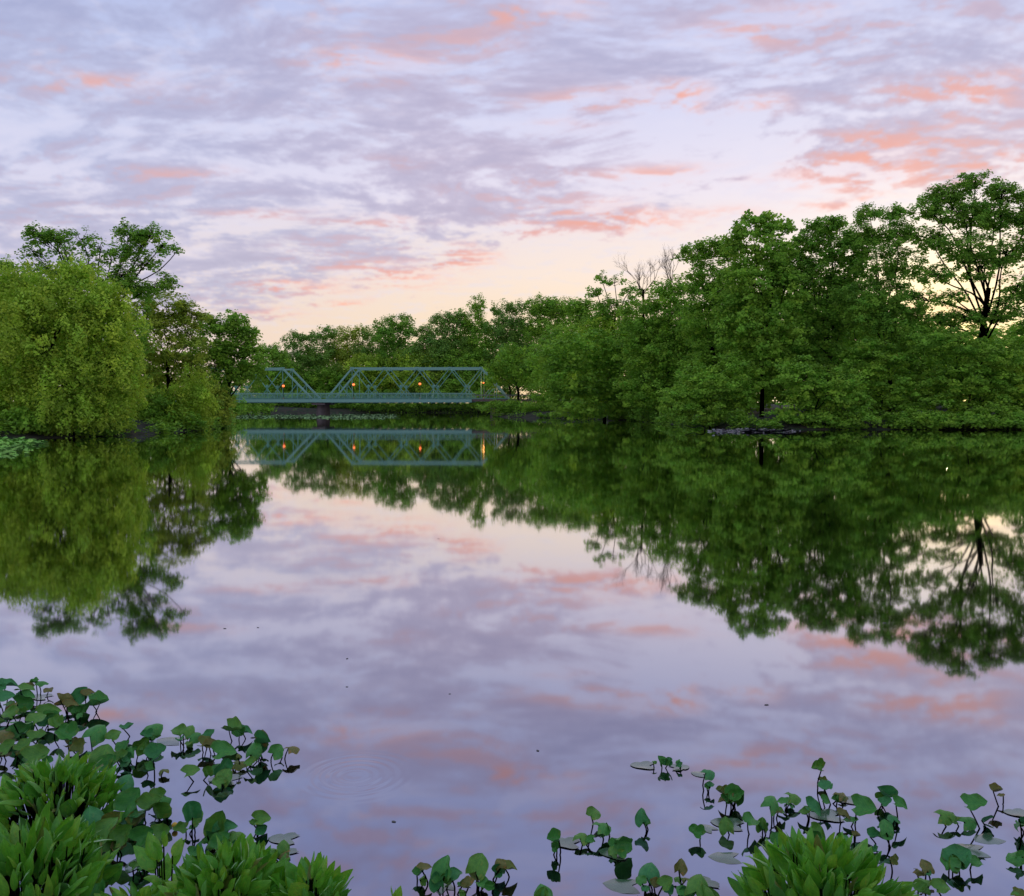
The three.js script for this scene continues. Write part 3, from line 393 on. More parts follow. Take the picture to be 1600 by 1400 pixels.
// ---------------------------------------------------------------- bridge
{
  const DB = 180, U = DB / F, yaw = -0.05;
  M.steel = new THREE.MeshStandardMaterial({ color: new THREE.Color(0.22, 0.50, 0.34), roughness: 0.55, metalness: 0.1 });
  M.steelPale = new THREE.MeshStandardMaterial({ color: new THREE.Color(0.32, 0.58, 0.42), roughness: 0.55, metalness: 0.1 });
  const rust = (() => { const f = tile((u, v) => fbm(u * 5, v * 9, 5, 0.65)); return noiseTexture(256, (u, v) => { const n = f(u, v), k = sst(0.12, 0.34, n); return [0.82 + 0.2 * n - 0.12 * k, 0.82 + 0.2 * n - 0.34 * k, 0.82 + 0.2 * n - 0.42 * k].map(clamp01); }); })();
  M.steel.map = M.steelPale.map = rust;
  M.asphalt = new THREE.MeshStandardMaterial({ color: new THREE.Color(0.07, 0.07, 0.075), roughness: 0.95 });
  const stoneTex = (() => { const f = tile((u, v) => fbm(u * 9, v * 9, 5, 0.6)); return noiseTexture(256, (u, v) => { const n = clamp01(0.5 + 0.8 * f(u, v)); return [0.55 + 0.4 * n, 0.52 + 0.4 * n, 0.5 + 0.4 * n]; }); })();
  M.stone = new THREE.MeshStandardMaterial({ color: new THREE.Color(0.26, 0.2, 0.17), map: stoneTex, bumpMap: stoneTex, bumpScale: 0.04, roughness: 0.95 });
  const ox = at(620, 630, DB), g = thing('truss_bridge', 'pale blue steel truss bridge on a stone pier across the river', 'bridge', V(ox.x, 0, -DB)); g.rotation.y = yaw;
  const X = px => (px - 620) * U, Y = py => EYE + (630 - py) * U;
  const deckTop = Y(623.5), deckLow = Y(628.6), railTop = Y(614.5), chord = Y(575.5), W = 6.6;
  const x0 = X(270), x1 = X(738), x2 = X(880);
  part(g, 'deck', new THREE.BoxGeometry(x1 - x0, 0.3, W + 1.6).translate((x0 + x1) / 2, deckTop - 0.15, -W / 2), M.asphalt);
  part(g, 'approach_deck', new THREE.BoxGeometry(x2 - x1 - 0.02, 0.45, W + 0.6).translate((x1 + x2) / 2, deckTop - 0.25, -W / 2), M.stone);
  for (const z of [0.86, -W - 0.86]) {
    part(g, 'edge_beam', new THREE.BoxGeometry(x1 - x0, deckTop - deckLow, 0.12).translate((x0 + x1) / 2, (deckTop + deckLow) / 2 - 0.02, z), M.steelPale);
    part(g, 'handrail', new THREE.BoxGeometry(x1 - x0, 0.10, 0.10).translate((x0 + x1) / 2, railTop, z), M.steelPale);
    for (const k of [0.25, 0.5, 0.75]) part(g, 'rail', new THREE.BoxGeometry(x1 - x0, 0.07, 0.05).translate((x0 + x1) / 2, deckTop + (railTop - deckTop) * k, z), M.steel);
    for (let px = 272; px < 738; px += 9.2) part(g, 'rail_post', new THREE.BoxGeometry(0.06, railTop - deckTop, 0.06).translate(X(px), (railTop + deckTop) / 2 - 0.04, z + 0.002), M.steelPale);
    for (let px = 745; px < 880; px += 16) part(g, 'approach_post', new THREE.BoxGeometry(0.10, 0.9, 0.10).translate(X(px), deckTop + 0.45, z * 0.9), M.greyWood);
    part(g, 'approach_rail', new THREE.BoxGeometry(x2 - x1, 0.14, 0.06).translate((x1 + x2) / 2 + 0.1, deckTop + 0.8, z * 0.9), M.greyWood);
  }
  for (let px = 285; px < 738; px += 13) part(g, 'floor_beam', new THREE.BoxGeometry(0.22, 0.34, W + 1.2).translate(X(px), deckLow - 0.02, -W / 2), M.steel);
  const member = (name, a, b, w, m = M.steel) => part(g, name, bar(a, b, w, w * 1.1), m);
  function truss(z, nodes, endL, endR) {
    const yb = deckTop + 0.05, half = (nodes[1] - nodes[0]) / 2;
    member('top_chord', V(X(nodes[0]) - 0.15, chord, z), V(X(nodes[nodes.length - 1]) + 0.15, chord, z), 0.31, M.steelPale);
    member('bottom_chord', V(X(endL), yb, z), V(X(endR), yb, z), 0.32);
    member('end_post', V(X(endL), yb, z), V(X(nodes[0]), chord, z), 0.31, M.steelPale);
    member('end_post', V(X(nodes[nodes.length - 1]), chord, z), V(X(endR), yb, z), 0.31, M.steelPale);
    const midY = yb + (chord - yb) * 0.42;
    nodes.forEach((n, i) => {
      part(g, 'gusset_plate', new THREE.BoxGeometry(0.7, 0.55, 0.3).translate(X(n), chord - 0.05, z), M.steel);
      if (i === 0 || i === nodes.length - 1) member('hanger', V(X(n), chord, z), V(X(n), yb, z), 0.12);
      for (const s of [-1, 1]) {
        if ((i === 0 && s < 0) || (i === nodes.length - 1 && s > 0)) continue;
        member('diagonal', V(X(n), chord - 0.05, z + s * 0.09), V(X(n + s * half * 1.5), yb, z + s * 0.09), 0.13);
      }
      if (i < nodes.length - 1) { const m = n + half; part(g, 'joint_plate', new THREE.BoxGeometry(0.45, 0.45, 0.24).translate(X(m), midY + (chord - yb) * -0.09 + 0.55, z), M.steel); member('post', V(X(m), midY + 0.1, z), V(X(m), yb, z), 0.14); }
    });
    for (const [n, e, s] of [[nodes[0], endL, -1], [nodes[nodes.length - 1], endR, 1]]) { const m = (n + e) / 2, y = (chord + yb) / 2; member('post', V(X(m), y, z), V(X(m), yb, z), 0.14); member('strut', V(X(m), y, z), V(X(m - s * 19), yb, z), 0.13); }
  }
  for (const z of [0, -W]) { truss(z, [550, 601, 652, 703, 752], 509, 793); truss(z, [290, 340, 390, 440], 249, 486); }
  const pierX = X(497);
  part(g, 'pier', new THREE.CylinderGeometry(1.1, 1.3, deckLow + 0.9, 10, 4).scale(1, 1, 2.6).translate(pierX, (deckLow - 0.9) / 2 - 0.1, -W / 2), M.stone);
  part(g, 'pier_cap', new THREE.BoxGeometry(2.7, 0.4, W + 1.2).translate(pierX, deckLow - 0.32, -W / 2), M.stone);
  part(g, 'abutment', new THREE.BoxGeometry(5, 4, W + 2).translate(X(815), deckLow - 2.35, -W / 2), M.stone);
  for (const px of [768]) part(g, 'approach_pile', new THREE.BoxGeometry(0.5, 4, W - 1).translate(X(px), deckLow - 2.2, -W / 2), M.stone);
  part(g, 'abutment', new THREE.BoxGeometry(5, 4, W + 2).translate(X(262), deckLow - 2.35, -W / 2), M.stone);
  // lamps
  M.post = new THREE.MeshStandardMaterial({ color: new THREE.Color(0.45, 0.32, 0.16), roughness: 0.6 });
  M.lampGlass = new THREE.MeshStandardMaterial({ color: new THREE.Color(0.9, 0.4, 0.15), emissive: new THREE.Color(1.0, 0.12, 0.015), emissiveIntensity: 1.3, roughness: 0.4 });
  M.filament = new THREE.MeshStandardMaterial({ color: new THREE.Color(1, 0.7, 0.3), emissive: new THREE.Color(1.0, 0.42, 0.09), emissiveIntensity: 2.2, roughness: 0.4 });
  M.cap = new THREE.MeshStandardMaterial({ color: new THREE.Color(0.10, 0.05, 0.03), roughness: 0.6 });
  g.updateMatrixWorld();
  for (const [px, py, label] of [[331, 603, 'lit street lamp seen through the left bank trees'], [442, 603, 'lit orange street lamp below the left truss peak'], [553, 601, 'lit orange street lamp at the left end of the long truss'], [657, 600, 'lit orange street lamp at the middle of the long truss'], [756, 598.5, 'small lit street lamp at the right end of the bridge, against the tree']]) {
    const p = V(X(px), deckTop, 0.5).applyMatrix4(g.matrixWorld), l = thing('street_lamp', label, 'lamp', p, 'street lamps on the bridge'), h = Y(py) - deckTop, r = px > 700 || px < 400 ? 0.18 : 0.27;
    part(l, 'post', tube([V(0, -0.02, 0), V(0, h - r, 0)], 0.075, 0.05, 2, 8), M.post);
    part(l, 'base', new THREE.CylinderGeometry(0.1, 0.14, 0.35, 10).translate(0, 0.17, 0), M.post);
    const globe = part(l, 'lamp_globe', new THREE.SphereGeometry(r * 0.95, 16, 12).translate(0, h, 0), M.lampGlass);
    part(globe, 'lamp_bulb', new THREE.SphereGeometry(r * 0.99, 16, 10).scale(1, 0.28, 1).translate(0, h, 0), M.filament);
    part(l, 'cap', new THREE.ConeGeometry(r * 1.05, r * 0.6, 12).translate(0, h + r * 1.12, 0), M.cap);
    const light = new THREE.PointLight(new THREE.Color(1.0, 0.36, 0.10), 9, 0, 2); light.position.set(0, h, 0); light.castShadow = true; light.shadow.radius = 6; l.add(light); light.name = 'lamp_light';
  }
}

// ---------------------------------------------------------------- water's edge: lily mats, driftwood, mud bar
function padMat(name, label, quads, count, seed, size, mat) {
  const R = rngOf(seed), g = new THREE.CircleGeometry(1, 8, 0.3, 5.7).rotateX(-Math.PI / 2), im = shadows(new THREE.InstancedMesh(g, mat, count)), o = new THREE.Object3D(), col = new THREE.Color();
  for (let i = 0; i < count; i++) {
    const [ax, ay, bx, by] = quads[i % quads.length], p = onWater(ax + (bx - ax) * R(), ay + (by - ay) * R());
    o.position.set(p.x + (R() - 0.5), 0.02 + R() * R() * 0.3, p.z + (R() - 0.5)); o.rotation.set((R() - 0.5) * 0.9, R() * 6.28, (R() - 0.5) * 0.9); const k = size * (0.6 + 0.8 * R()); o.scale.set(k, k, k); o.updateMatrix(); im.setMatrixAt(i, o.matrix);
    const t = 0.7 + 0.6 * R(); im.setColorAt(i, col.setRGB(t * (0.9 + 0.3 * R()), t, t));
  }
  im.name = numbered(name); scene.add(im); return tag(im, label, 'lily pads', null, 'stuff');
}
M.farPad = new THREE.MeshStandardMaterial({ color: new THREE.Color(0.20, 0.34, 0.10), roughness: 0.9, side: THREE.DoubleSide });
M.nearPad = new THREE.MeshStandardMaterial({ color: new THREE.Color(0.22, 0.48, 0.06), roughness: 0.95, side: THREE.DoubleSide });
padMat('floating_debris', 'pale drifted debris along the waterline below the dark hollow on the right', [[1112, 672.5, 1245, 675], [1120, 673, 1200, 676]], 420, 33, 0.10, M.greyWood);
padMat('far_lily_pads', 'pale mat of distant lily pads under the bridge', [[340, 650.5, 480, 651], [430, 648, 620, 653], [480, 648, 600, 654], [330, 652, 420, 652.5]], 2600, 31, 0.17, M.farPad);
padMat('lily_mat', 'bright green mat of lily pads at the left edge below the willow', [[-60, 692, 40, 699], [-60, 694, 25, 712], [-40, 690, 60, 696]], 1500, 32, 0.13, M.nearPad);
{
  const R = rngOf(41), b = onWater(1098, 672), t = thing('dead_branch', 'pale curved dead branch rising from the water at the right bank', 'branch', b), s = -b.z / F;
  const pt = (px, py) => V((px - 1098) * s, (672 - py) * s, 0);
  part(t, 'main_limb', tube([pt(1100, 674), pt(1101, 668), pt(1097, 665.5), pt(1090, 665.5), pt(1083, 668), pt(1068, 664)].map((p, i) => p.setZ(i * 0.12)), 0.075, 0.035, 24, 6), M.greyWood);
  part(t, 'side_twig', tube([pt(1090, 665.5), pt(1086, 664), pt(1079, 663)], 0.03, 0.012, 8, 5), M.greyWood);
  const c = onWater(1180, 675.5), bar = thing('driftwood_log', 'grey driftwood log lying at the waterline below the dark hollow', 'log', c);
  part(bar, 'log', tube([V(-1.2, 0.02, 0.2), V(0, 0.12, 0), V(1.3, 0.08, 0.15), V(3.2, 0.22, -0.1)], 0.12, 0.06, 16, 7), M.greyWood);
  for (let i = 0; i < 5; i++) part(bar, 'broken_branch', tube([V(-0.8 + i * 0.8, 0.08, 0), V(-0.6 + i * 0.8 + R() * 0.6, 0.35 + 0.25 * R(), 0.1), V(0 + i * 0.8 + R(), 0.25 + 0.4 * R(), 0.3 * R())], 0.045, 0.018, 8, 5), M.greyWood);
}

// ---------------------------------------------------------------- pond lilies in the foreground
const leafTex = (() => { const f = tile((u, v) => fbm(u * 7, v * 7, 5, 0.6)), b = tile((u, v) => fbm(u * 4 + 3, v * 4, 3)); return noiseTexture(256, (u, v) => { const vein = Math.pow(Math.abs(Math.sin((v * 9 + Math.abs(u - 0.5) * 6) * Math.PI)), 14) * 0.10, mid = Math.exp(-(((u - 0.5) / 0.025) ** 2)) * 0.16, n = f(u, v), y = sst(0.08, 0.35, b(u, v)) * 0.42 + sst(0.4, 0.5, Math.abs(u - 0.5)) * 0.15; return [clamp01(0.55 + 0.5 * n + vein + mid + y), clamp01(0.74 + 0.42 * n + vein + mid), clamp01(0.6 + 0.3 * n + vein * 0.5)]; }); })();
const lilyMat = (r, g, b) => new THREE.MeshPhysicalMaterial({ color: new THREE.Color(r, g, b), map: leafTex, bumpMap: leafTex, bumpScale: 0.002, roughness: 0.5, specularIntensity: 0.7, transmission: 0.06, thickness: 0, ior: 1.45, side: THREE.DoubleSide });
M.lily = [lilyMat(0.13, 0.36, 0.07), lilyMat(0.10, 0.33, 0.10), lilyMat(0.19, 0.36, 0.05)];
M.lilyOlive = [lilyMat(0.26, 0.25, 0.04), lilyMat(0.30, 0.22, 0.05)];
M.floating = [new THREE.MeshPhysicalMaterial({ color: new THREE.Color(0.10, 0.17, 0.09), map: leafTex, roughness: 0.22, clearcoat: 1, clearcoatRoughness: 0.12, side: THREE.DoubleSide })];
M.stalk = new THREE.MeshStandardMaterial({ color: new THREE.Color(0.05, 0.055, 0.03), roughness: 0.6 });
function bladeGeometry(fn, rows, cols) {        // fn(s along, t across -1..1) -> point
  const P = [], UV = [], I = [];
  for (let i = 0; i <= rows; i++) for (let j = 0; j <= cols; j++) { const s = i / rows, t = j / cols * 2 - 1, p = fn(s, t); P.push(...p); UV.push(j / cols, s); }
  for (let i = 0; i < rows; i++) for (let j = 0; j < cols; j++) { const a = i * (cols + 1) + j, b = a + cols + 1; I.push(a, a + 1, b, a + 1, b + 1, b); }
  const g = new THREE.BufferGeometry(); g.setAttribute('position', new THREE.Float32BufferAttribute(P, 3)); g.setAttribute('uv', new THREE.Float32BufferAttribute(UV, 2)); g.setIndex(I); g.computeVertexNormals(); return g;
}
// heart leaf of unit length along +y, face towards +z; the stalk joins at the notch (origin)
function heart(fold, curl, ruffle, seed) {
  const ph = seed * 2.1;
  return bladeGeometry((s, t) => {
    const a = Math.abs(t), y0 = -0.24 * Math.pow(a, 0.8) * (1 - s) + s * 0.78, w = 0.40 * Math.pow(Math.sin(Math.PI * Math.min(1, 0.20 + 0.80 * Math.pow(s, 0.9))), 0.62) * (s > 0.995 ? 0 : 1);
    const tear = seed % 3 === 0 ? 1 - 0.22 * Math.max(0, Math.sin(s * 14 + ph)) * (t > 0.5 ? 1 : 0) : 1, x = t * w * tear * (1 + 0.07 * Math.sin(s * 9 + ph) + 0.10 * t * Math.sin(ph * 1.7)), bowl = fold * a * a * 0.30 + ruffle * Math.sin(s * 11 + t * 4 + ph) * a * a * 0.07, bendz = curl * (s - 0.2) * (s - 0.2) * 0.5;
    return [x, y0 * (1 - 0.1 * Math.abs(curl) * s), bowl * (w / 0.4) - bendz];
  }, 9, 6);
}
const HEARTS = [heart(0.5, 0.5, 0.8, 1), heart(1.0, 0.8, 1.1, 2), heart(1.5, -0.5, 1.3, 3), heart(-0.6, 0.9, 1.2, 4), heart(0.7, -0.8, 1.5, 5)];
const FOLDED = [heart(2.4, 0.6, 0.8, 6), heart(2.9, 0.2, 0.6, 7), heart(2.0, -0.6, 1.0, 8)];
const PAD = [heart(0.03, 0.0, 0.06, 9), heart(-0.05, 0.04, 0.08, 10)];
const qt = new THREE.Quaternion(), e3 = new THREE.Euler();
// leaf: [leaf px, py, length px, kind, turn in the picture in degrees (0 = tip up), stalk foot px, py]
// kinds: f faces us, t tilted back, e seen edge on, k folded, o olive faces us, q olive edge, w floats on the water
function lilyLeaf(plant, R, root, [px, py, len, kind = 't', turn = (R() - 0.5) * 120, bx = px + (R() - 0.5) * 8, by = py + 26 + R() * 8]) {
  const pick = a => a[Math.floor(R() * a.length)];
  if (kind === 'w') {
    const p = onWater(px, py), L = len * Math.hypot(p.x, EYE, p.z) / F * 1.05;
    const m = part(plant, 'floating_leaf', pick(PAD), M.floating[0]); m.scale.setScalar(L); m.position.copy(p).sub(root); m.position.y = 0.003 + 0.002 * R();
    m.quaternion.setFromEuler(e3.set(-Math.PI / 2 + (R() - 0.5) * 0.02, 0, turn * Math.PI / 180, 'YXZ')); return;
  }
  const foot = onWater(bx, by), d = -foot.z, c = at(px, py + (by - py) * 0.12, d), L = len * d / F * 0.86;
  const tiltBack = { f: -0.6, o: -0.5, t: -1.05, e: -1.38, q: -1.3, k: -0.5 }[kind] + (R() - 0.5) * 0.35;
  const yawed = (R() - 0.5) * (kind === 'k' ? 2.2 : 0.9), olive = kind === 'o' || kind === 'q';
  const geo = kind === 'k' ? pick(FOLDED) : pick(HEARTS), m = part(plant, 'leaf', geo, olive ? pick(M.lilyOlive) : pick(M.lily));
  // turn about the line of sight, then tip back, then yaw
  qt.setFromEuler(e3.set(tiltBack, yawed, 0, 'YXZ'));
  const spin = new THREE.Quaternion().setFromAxisAngle(V(0, 0, 1), -turn * Math.PI / 180);
  m.quaternion.copy(kind === 'e' || kind === 'q' || kind === 't' ? qt.clone().multiply(spin) : spin.clone().multiply(qt));
  m.scale.set(L * (0.92 + 0.2 * R()), L, L);
  const mid = V(0, 0.3 * L, 0).applyQuaternion(m.quaternion), p = c.clone().sub(mid);
  if (p.y < 0.03) p.y = 0.03;
  m.position.copy(p).sub(root);
  const f = foot.clone().sub(root); f.y = -0.06; const top = m.position.clone(), k1 = f.clone().lerp(top, 0.5); k1.x += (R() - 0.5) * 0.05; k1.z += (R() - 0.5) * 0.03;
  part(plant, 'stalk', tube([f, k1, top], 0.0055, 0.004, 6, 5), M.stalk);
}
let lilySeed = 500;
function lily(label, leaves) {
  const R = rngOf(++lilySeed), mx = leaves.reduce((s, l) => s + (l[5] ?? l[0]), 0) / leaves.length, my = leaves.reduce((s, l) => s + (l[6] ?? l[1] + (l[3] === 'w' ? 0 : 26)), 0) / leaves.length, root = onWater(mx, my);
  const t = thing('pond_lily', label, 'pond lily', root, 'pond lilies in the shallows');
  for (const l of leaves) {
    lilyLeaf(t, R, root, l);
    if (l[3] !== 'w') for (let k = 0; k < 2; k++) if (R() < 0.62) { const bx = (l[5] ?? l[0]) + (R() - 0.5) * 26, by = (l[6] ?? l[1] + 28) + (R() - 0.5) * 9; lilyLeaf(t, R, root, [bx + (R() - 0.5) * 16, by - 7 - 9 * R(), l[2] * (0.5 + 0.35 * R()), 'tteqk'[Math.floor(R() * 5)], (R() - 0.5) * 220, bx, by]); }
  }
  return t;
}
lily('lily with green heart leaves and small olive ones at bottom edge left of centre', [[665, 1352, 30, 'q', 60, 667, 1378], [694, 1350, 52, 'f', -20, 700, 1388], [748, 1345, 50, 'f', 25, 748, 1382], [779, 1347, 26, 'o', -30, 769, 1372], [797, 1353, 34, 'q', 60, 790, 1371], [725, 1381, 32, 'q', -60, 730, 1398], [756, 1380, 34, 'e', 120, 760, 1394], [712, 1362, 36, 't', 40, 708, 1392], [697, 1390, 34, 'w', 30]]);
lily('single broad green leaf cut by the bottom edge at the middle', [[850, 1394, 46, 'f', 0, 852, 1416]]);
lily('small lily with one folded leaf, leftmost of the group right of centre', [[866, 1309, 30, 'k', -70, 871, 1336]]);
lily('lily with a raised leaf above a pale floating pad right of centre', [[928, 1267, 32, 't', 50, 926, 1287], [910, 1302, 34, 't', 40, 915, 1320], [896, 1319, 40, 'w', 80]]);
lily('lily with one flat raised leaf and one broad green leaf near the pale pads', [[944, 1284, 40, 'e', 85, 944, 1312], [970, 1314, 48, 'f', 100, 950, 1332], [970, 1336, 40, 'w', 70]]);
lily('lone lily leaf on a short upright stalk, right of the broad green leaf', [[1003, 1272, 34, 'f', -25, 1005, 1297]]);
lily('small lily with two dark folded leaves, farthest out on the right', [[1032, 1188, 22, 'k', -10, 1032, 1200], [1045, 1188, 20, 'k', 12, 1044, 1200], [1014, 1197, 34, 'w', 85], [1054, 1200, 28, 'w', -80]]);
lily('lily with a big upright leaf at the bottom edge, left of the bright clump', [[1013, 1356, 46, 'f', 8, 1014, 1388], [1042, 1378, 32, 't', 50, 1034, 1400], [987, 1384, 50, 'w', 80], [1000, 1372, 26, 't', -40, 1008, 1394]]);
lily('lily with an olive leaf and a large green leaf touching the bright clump', [[1063, 1348, 30, 'o', 20, 1066, 1383], [1091, 1376, 54, 'f', 20, 1094, 1410], [1066, 1390, 32, 't', -40, 1072, 1408], [1108, 1386, 36, 'w', 20]]);
lily('lily with one slender leaf on a bent stalk, beyond the big right-hand lilies', [[1109, 1202, 28, 't', 70, 1104, 1236], [1098, 1211, 22, 'w', 60]]);
lily('lily with a broad leaf and yellowed leaf on several crossing stalks', [[1147, 1241, 42, 't', 70, 1150, 1260], [1127, 1236, 26, 'q', -50, 1140, 1258], [1135, 1248, 30, 't', -60, 1146, 1262]]);
lily('lily with a wide green leaf held clear of the water on a straight stalk', [[1208, 1248, 42, 'f', 40, 1205, 1282]]);
lily('lily with a flat raised leaf and a drooping pale one', [[1242, 1240, 34, 'e', 90, 1234, 1260], [1272, 1262, 38, 't', 130, 1262, 1278]]);
lily('lily with a pale folded leaf on the tallest stalk of the right-hand group', [[1277, 1196, 26, 'k', -60, 1280, 1231]]);
lily('lily with two thin leaves seen edge on over a floating pad', [[1291, 1227, 34, 'e', 60, 1303, 1257], [1316, 1238, 28, 'q', 80, 1306, 1257], [1304, 1276, 44, 'w', 85]]);
lily('lily with a long drooping leaf in the middle of the right-hand group', [[1350, 1261, 48, 't', 105, 1333, 1290], [1332, 1252, 28, 'w', 80]]);
lily('lily with an upright narrow leaf and a leaning stalk', [[1379, 1237, 30, 'k', -20, 1372, 1256], [1385, 1252, 26, 't', 60, 1376, 1272], [1408, 1253, 32, 't', 110, 1402, 1286]]);
lily('lily with one round leaf facing the viewer, above the right of the bright clump', [[1384, 1288, 34, 'f', 5, 1382, 1319]]);
lily('lily with pale green ruffled leaves left of the bright clump', [[1135, 1288, 34, 'f', -20, 1142, 1304], [1174, 1278, 40, 't', 70, 1179, 1302], [1150, 1290, 44, 'w', 70], [1087, 1300, 34, 't', -60, 1084, 1312], [1112, 1297, 26, 'w', 40]]);
lily('small pale lily leaf just behind the top of the bright clump', [[1215, 1311, 32, 't', -20, 1215, 1330]]);
lily('floating lily pad left of the bright clump', [[1145, 1340, 42, 'w', 85]]);
lily('lily with pale leaves and bent stalks just behind the bright clump', [[1278, 1303, 38, 't', 120, 1284, 1318], [1316, 1309, 28, 't', -20, 1322, 1320], [1394, 1337, 22, 'o', 60, 1391, 1361], [1350, 1326, 30, 't', 20, 1352, 1340]]);
lily('lily with two raised leaves on leaning stalks near the right edge', [[1480, 1269, 40, 't', 70, 1490, 1292], [1525, 1254, 46, 't', 80, 1537, 1295], [1515, 1279, 40, 't', 60, 1528, 1294], [1551, 1309, 36, 'w', 110]]);
lily('lily with a rusty cupped leaf on a thin stalk near the right edge', [[1558, 1233, 24, 'q', 80, 1566, 1259]]);
lily('lily with a crumpled leaf cut by the right edge', [[1592, 1283, 40, 'f', 150, 1595, 1304], [1600, 1272, 30, 'w', 80]]);
lily('lily with a large pale leaf lying low, right of the bright clump', [[1499, 1342, 58, 't', 60, 1486, 1358], [1526, 1346, 34, 't', 70, 1512, 1360], [1528, 1329, 44, 'w', 80]]);
lily('lily with olive upright leaf and two green ones beside the bright clump', [[1446, 1350, 30, 'o', 0, 1447, 1374], [1441, 1379, 36, 't', -60, 1448, 1396], [1473, 1384, 40, 't', 60, 1468, 1402]]);
lily('lily leaves at the right edge just above the bottom corner', [[1588, 1337, 40, 't', -80, 1594, 1352], [1598, 1393, 36, 't', 60, 1600, 1408]]);
// left bed, from the far side to the near side
lily('far corner of the left lily bed, leaves cut by the left edge', [[16, 1067, 36, 'e', 60, 14, 1092], [41, 1073, 34, 'e', 80, 40, 1096], [8, 1086, 40, 't', 60, 6, 1112], [37, 1094, 40, 'f', 100, 36, 1116], [2, 1072, 30, 't', -20, 0, 1098]]);
lily('lily with one tipped leaf on thin upright stalk, farthest out in left bed', [[66, 1061, 26, 'e', 60, 59, 1086], [52, 1064, 16, 'e', -80, 59, 1086], [70, 1090, 30, 'w', 80]]);
lily('lily with brown edged curling leaves at the far side of the left bed', [[125, 1082, 40, 'f', 60, 128, 1108], [140, 1080, 26, 'q', 50, 134, 1106], [103, 1092, 34, 'o', 110, 105, 1118], [156, 1099, 40, 'e', 70, 148, 1112], [112, 1098, 28, 'q', 60, 116, 1122]]);
lily('lily with overlapping broad leaves in the upper left of the bed', [[78, 1109, 42, 't', 50, 88, 1132], [34, 1130, 46, 'f', 120, 40, 1156], [12, 1112, 36, 't', -60, 14, 1140], [60, 1118, 36, 't', 40, 64, 1146], [20, 1104, 28, 'o', 0, 26, 1130]]);
lily('lily with dark tilted leaves over deep shade at the left edge', [[14, 1166, 36, 't', 40, 18, 1188], [59, 1152, 40, 'e', 80, 60, 1172], [8, 1142, 36, 'q', 80, 10, 1164], [88, 1128, 34, 't', -40, 90, 1150], [40, 1164, 34, 't', 20, 46, 1184]]);
lily('lily with three large smooth leaves facing the viewer in the left bed', [[104, 1146, 46, 't', -70, 112, 1172], [150, 1137, 46, 'f', 30, 145, 1172], [162, 1176, 50, 'f', 10, 158, 1204], [59, 1181, 52, 't', 80, 68, 1202], [128, 1162, 34, 'o', 20, 130, 1184]]);
lily('lily with dark crowded leaves in the middle of the left bed', [[180, 1145, 32, 't', 30, 184, 1168], [203, 1166, 36, 't', -50, 206, 1186], [219, 1158, 34, 'f', 70, 222, 1180], [200, 1136, 26, 'e', 60, 206, 1150], [190, 1182, 34, 't', 60, 194, 1198]]);
lily('lily with an upright oval leaf above a leaf on a long slanting stalk', [[241, 1133, 40, 'f', 40, 238, 1164], [247, 1174, 40, 't', 50, 241, 1209], [228, 1148, 26, 't', -60, 234, 1170]]);
lily('lily with a knot of small leaves at the far right of the left bed', [[276, 1140, 34, 't', -40, 284, 1160], [292, 1136, 32, 'f', 10, 290, 1162], [304, 1146, 30, 't', 50, 298, 1164], [278, 1158, 40, 'w', 80], [327, 1150, 34, 't', 20, 330, 1168], [325, 1160, 34, 'q', 70, 326, 1176]]);
lily('lily with a shovel shaped leaf raised on a short stalk', [[366, 1139, 38, 'e', 90, 368, 1158], [352, 1170, 46, 't', 70, 372, 1203], [372, 1178, 10, 'o', 0, 372, 1203]]);
lily('lily with olive curled leaves at the right tip of the left bed', [[396, 1166, 38, 'f', 10, 394, 1190], [409, 1148, 32, 'o', 20, 408, 1180], [412, 1158, 28, 'k', 60, 410, 1182], [433, 1169, 32, 'f', 50, 428, 1190], [458, 1163, 34, 'q', 60, 444, 1186]]);
lily('lone lily leaf on a crooked stalk left of the oval pair', [[300, 1202, 34, 't', 60, 312, 1221]]);
lily('lily with an oval leaf over a half sunk one in open water', [[347, 1197, 42, 'f', 45, 344, 1216], [352, 1212, 36, 'f', 20, 352, 1226], [362, 1220, 44, 'w', 80]]);
lily('lily with very large upright leaves right of the dark pointed-leaf clump', [[195, 1218, 46, 'f', 30, 196, 1256], [210, 1247, 52, 'f', 10, 210, 1284], [238, 1256, 44, 't', 50, 236, 1284], [250, 1241, 34, 't', 70, 248, 1264], [258, 1254, 34, 'f', 80, 252, 1276], [198, 1262, 44, 'f', -10, 200, 1292]]);
lily('lily with broad dark leaves between the two left clumps of pointed leaves', [[140, 1272, 60, 'f', -10, 146, 1316], [166, 1290, 60, 'f', 10, 170, 1332], [192, 1300, 46, 'f', 40, 192, 1334], [182, 1278, 40, 'o', 20, 184, 1316]]);
lily('lily with tilted leaves beside the small yellow bud', [[225, 1304, 44, 'f', 50, 222, 1336], [253, 1300, 40, 't', 80, 262, 1324], [232, 1326, 30, 't', 60, 236, 1344]]);
lily('lily with wide green leaves among the nearest pointed leaves at lower left', [[140, 1340, 56, 'f', 20, 144, 1384], [108, 1336, 50, 'f', -20, 112, 1384], [108, 1374, 56, 'f', 0, 110, 1412], [172, 1362, 46, 't', 60, 166, 1392], [150, 1386, 50, 'f', 20, 150, 1416]]);
lily('lily with one erect twisted leaf left of the dark leafy knot', [[298, 1262, 40, 'k', -10, 298, 1304], [306, 1270, 32, 'f', 20, 300, 1304]]);
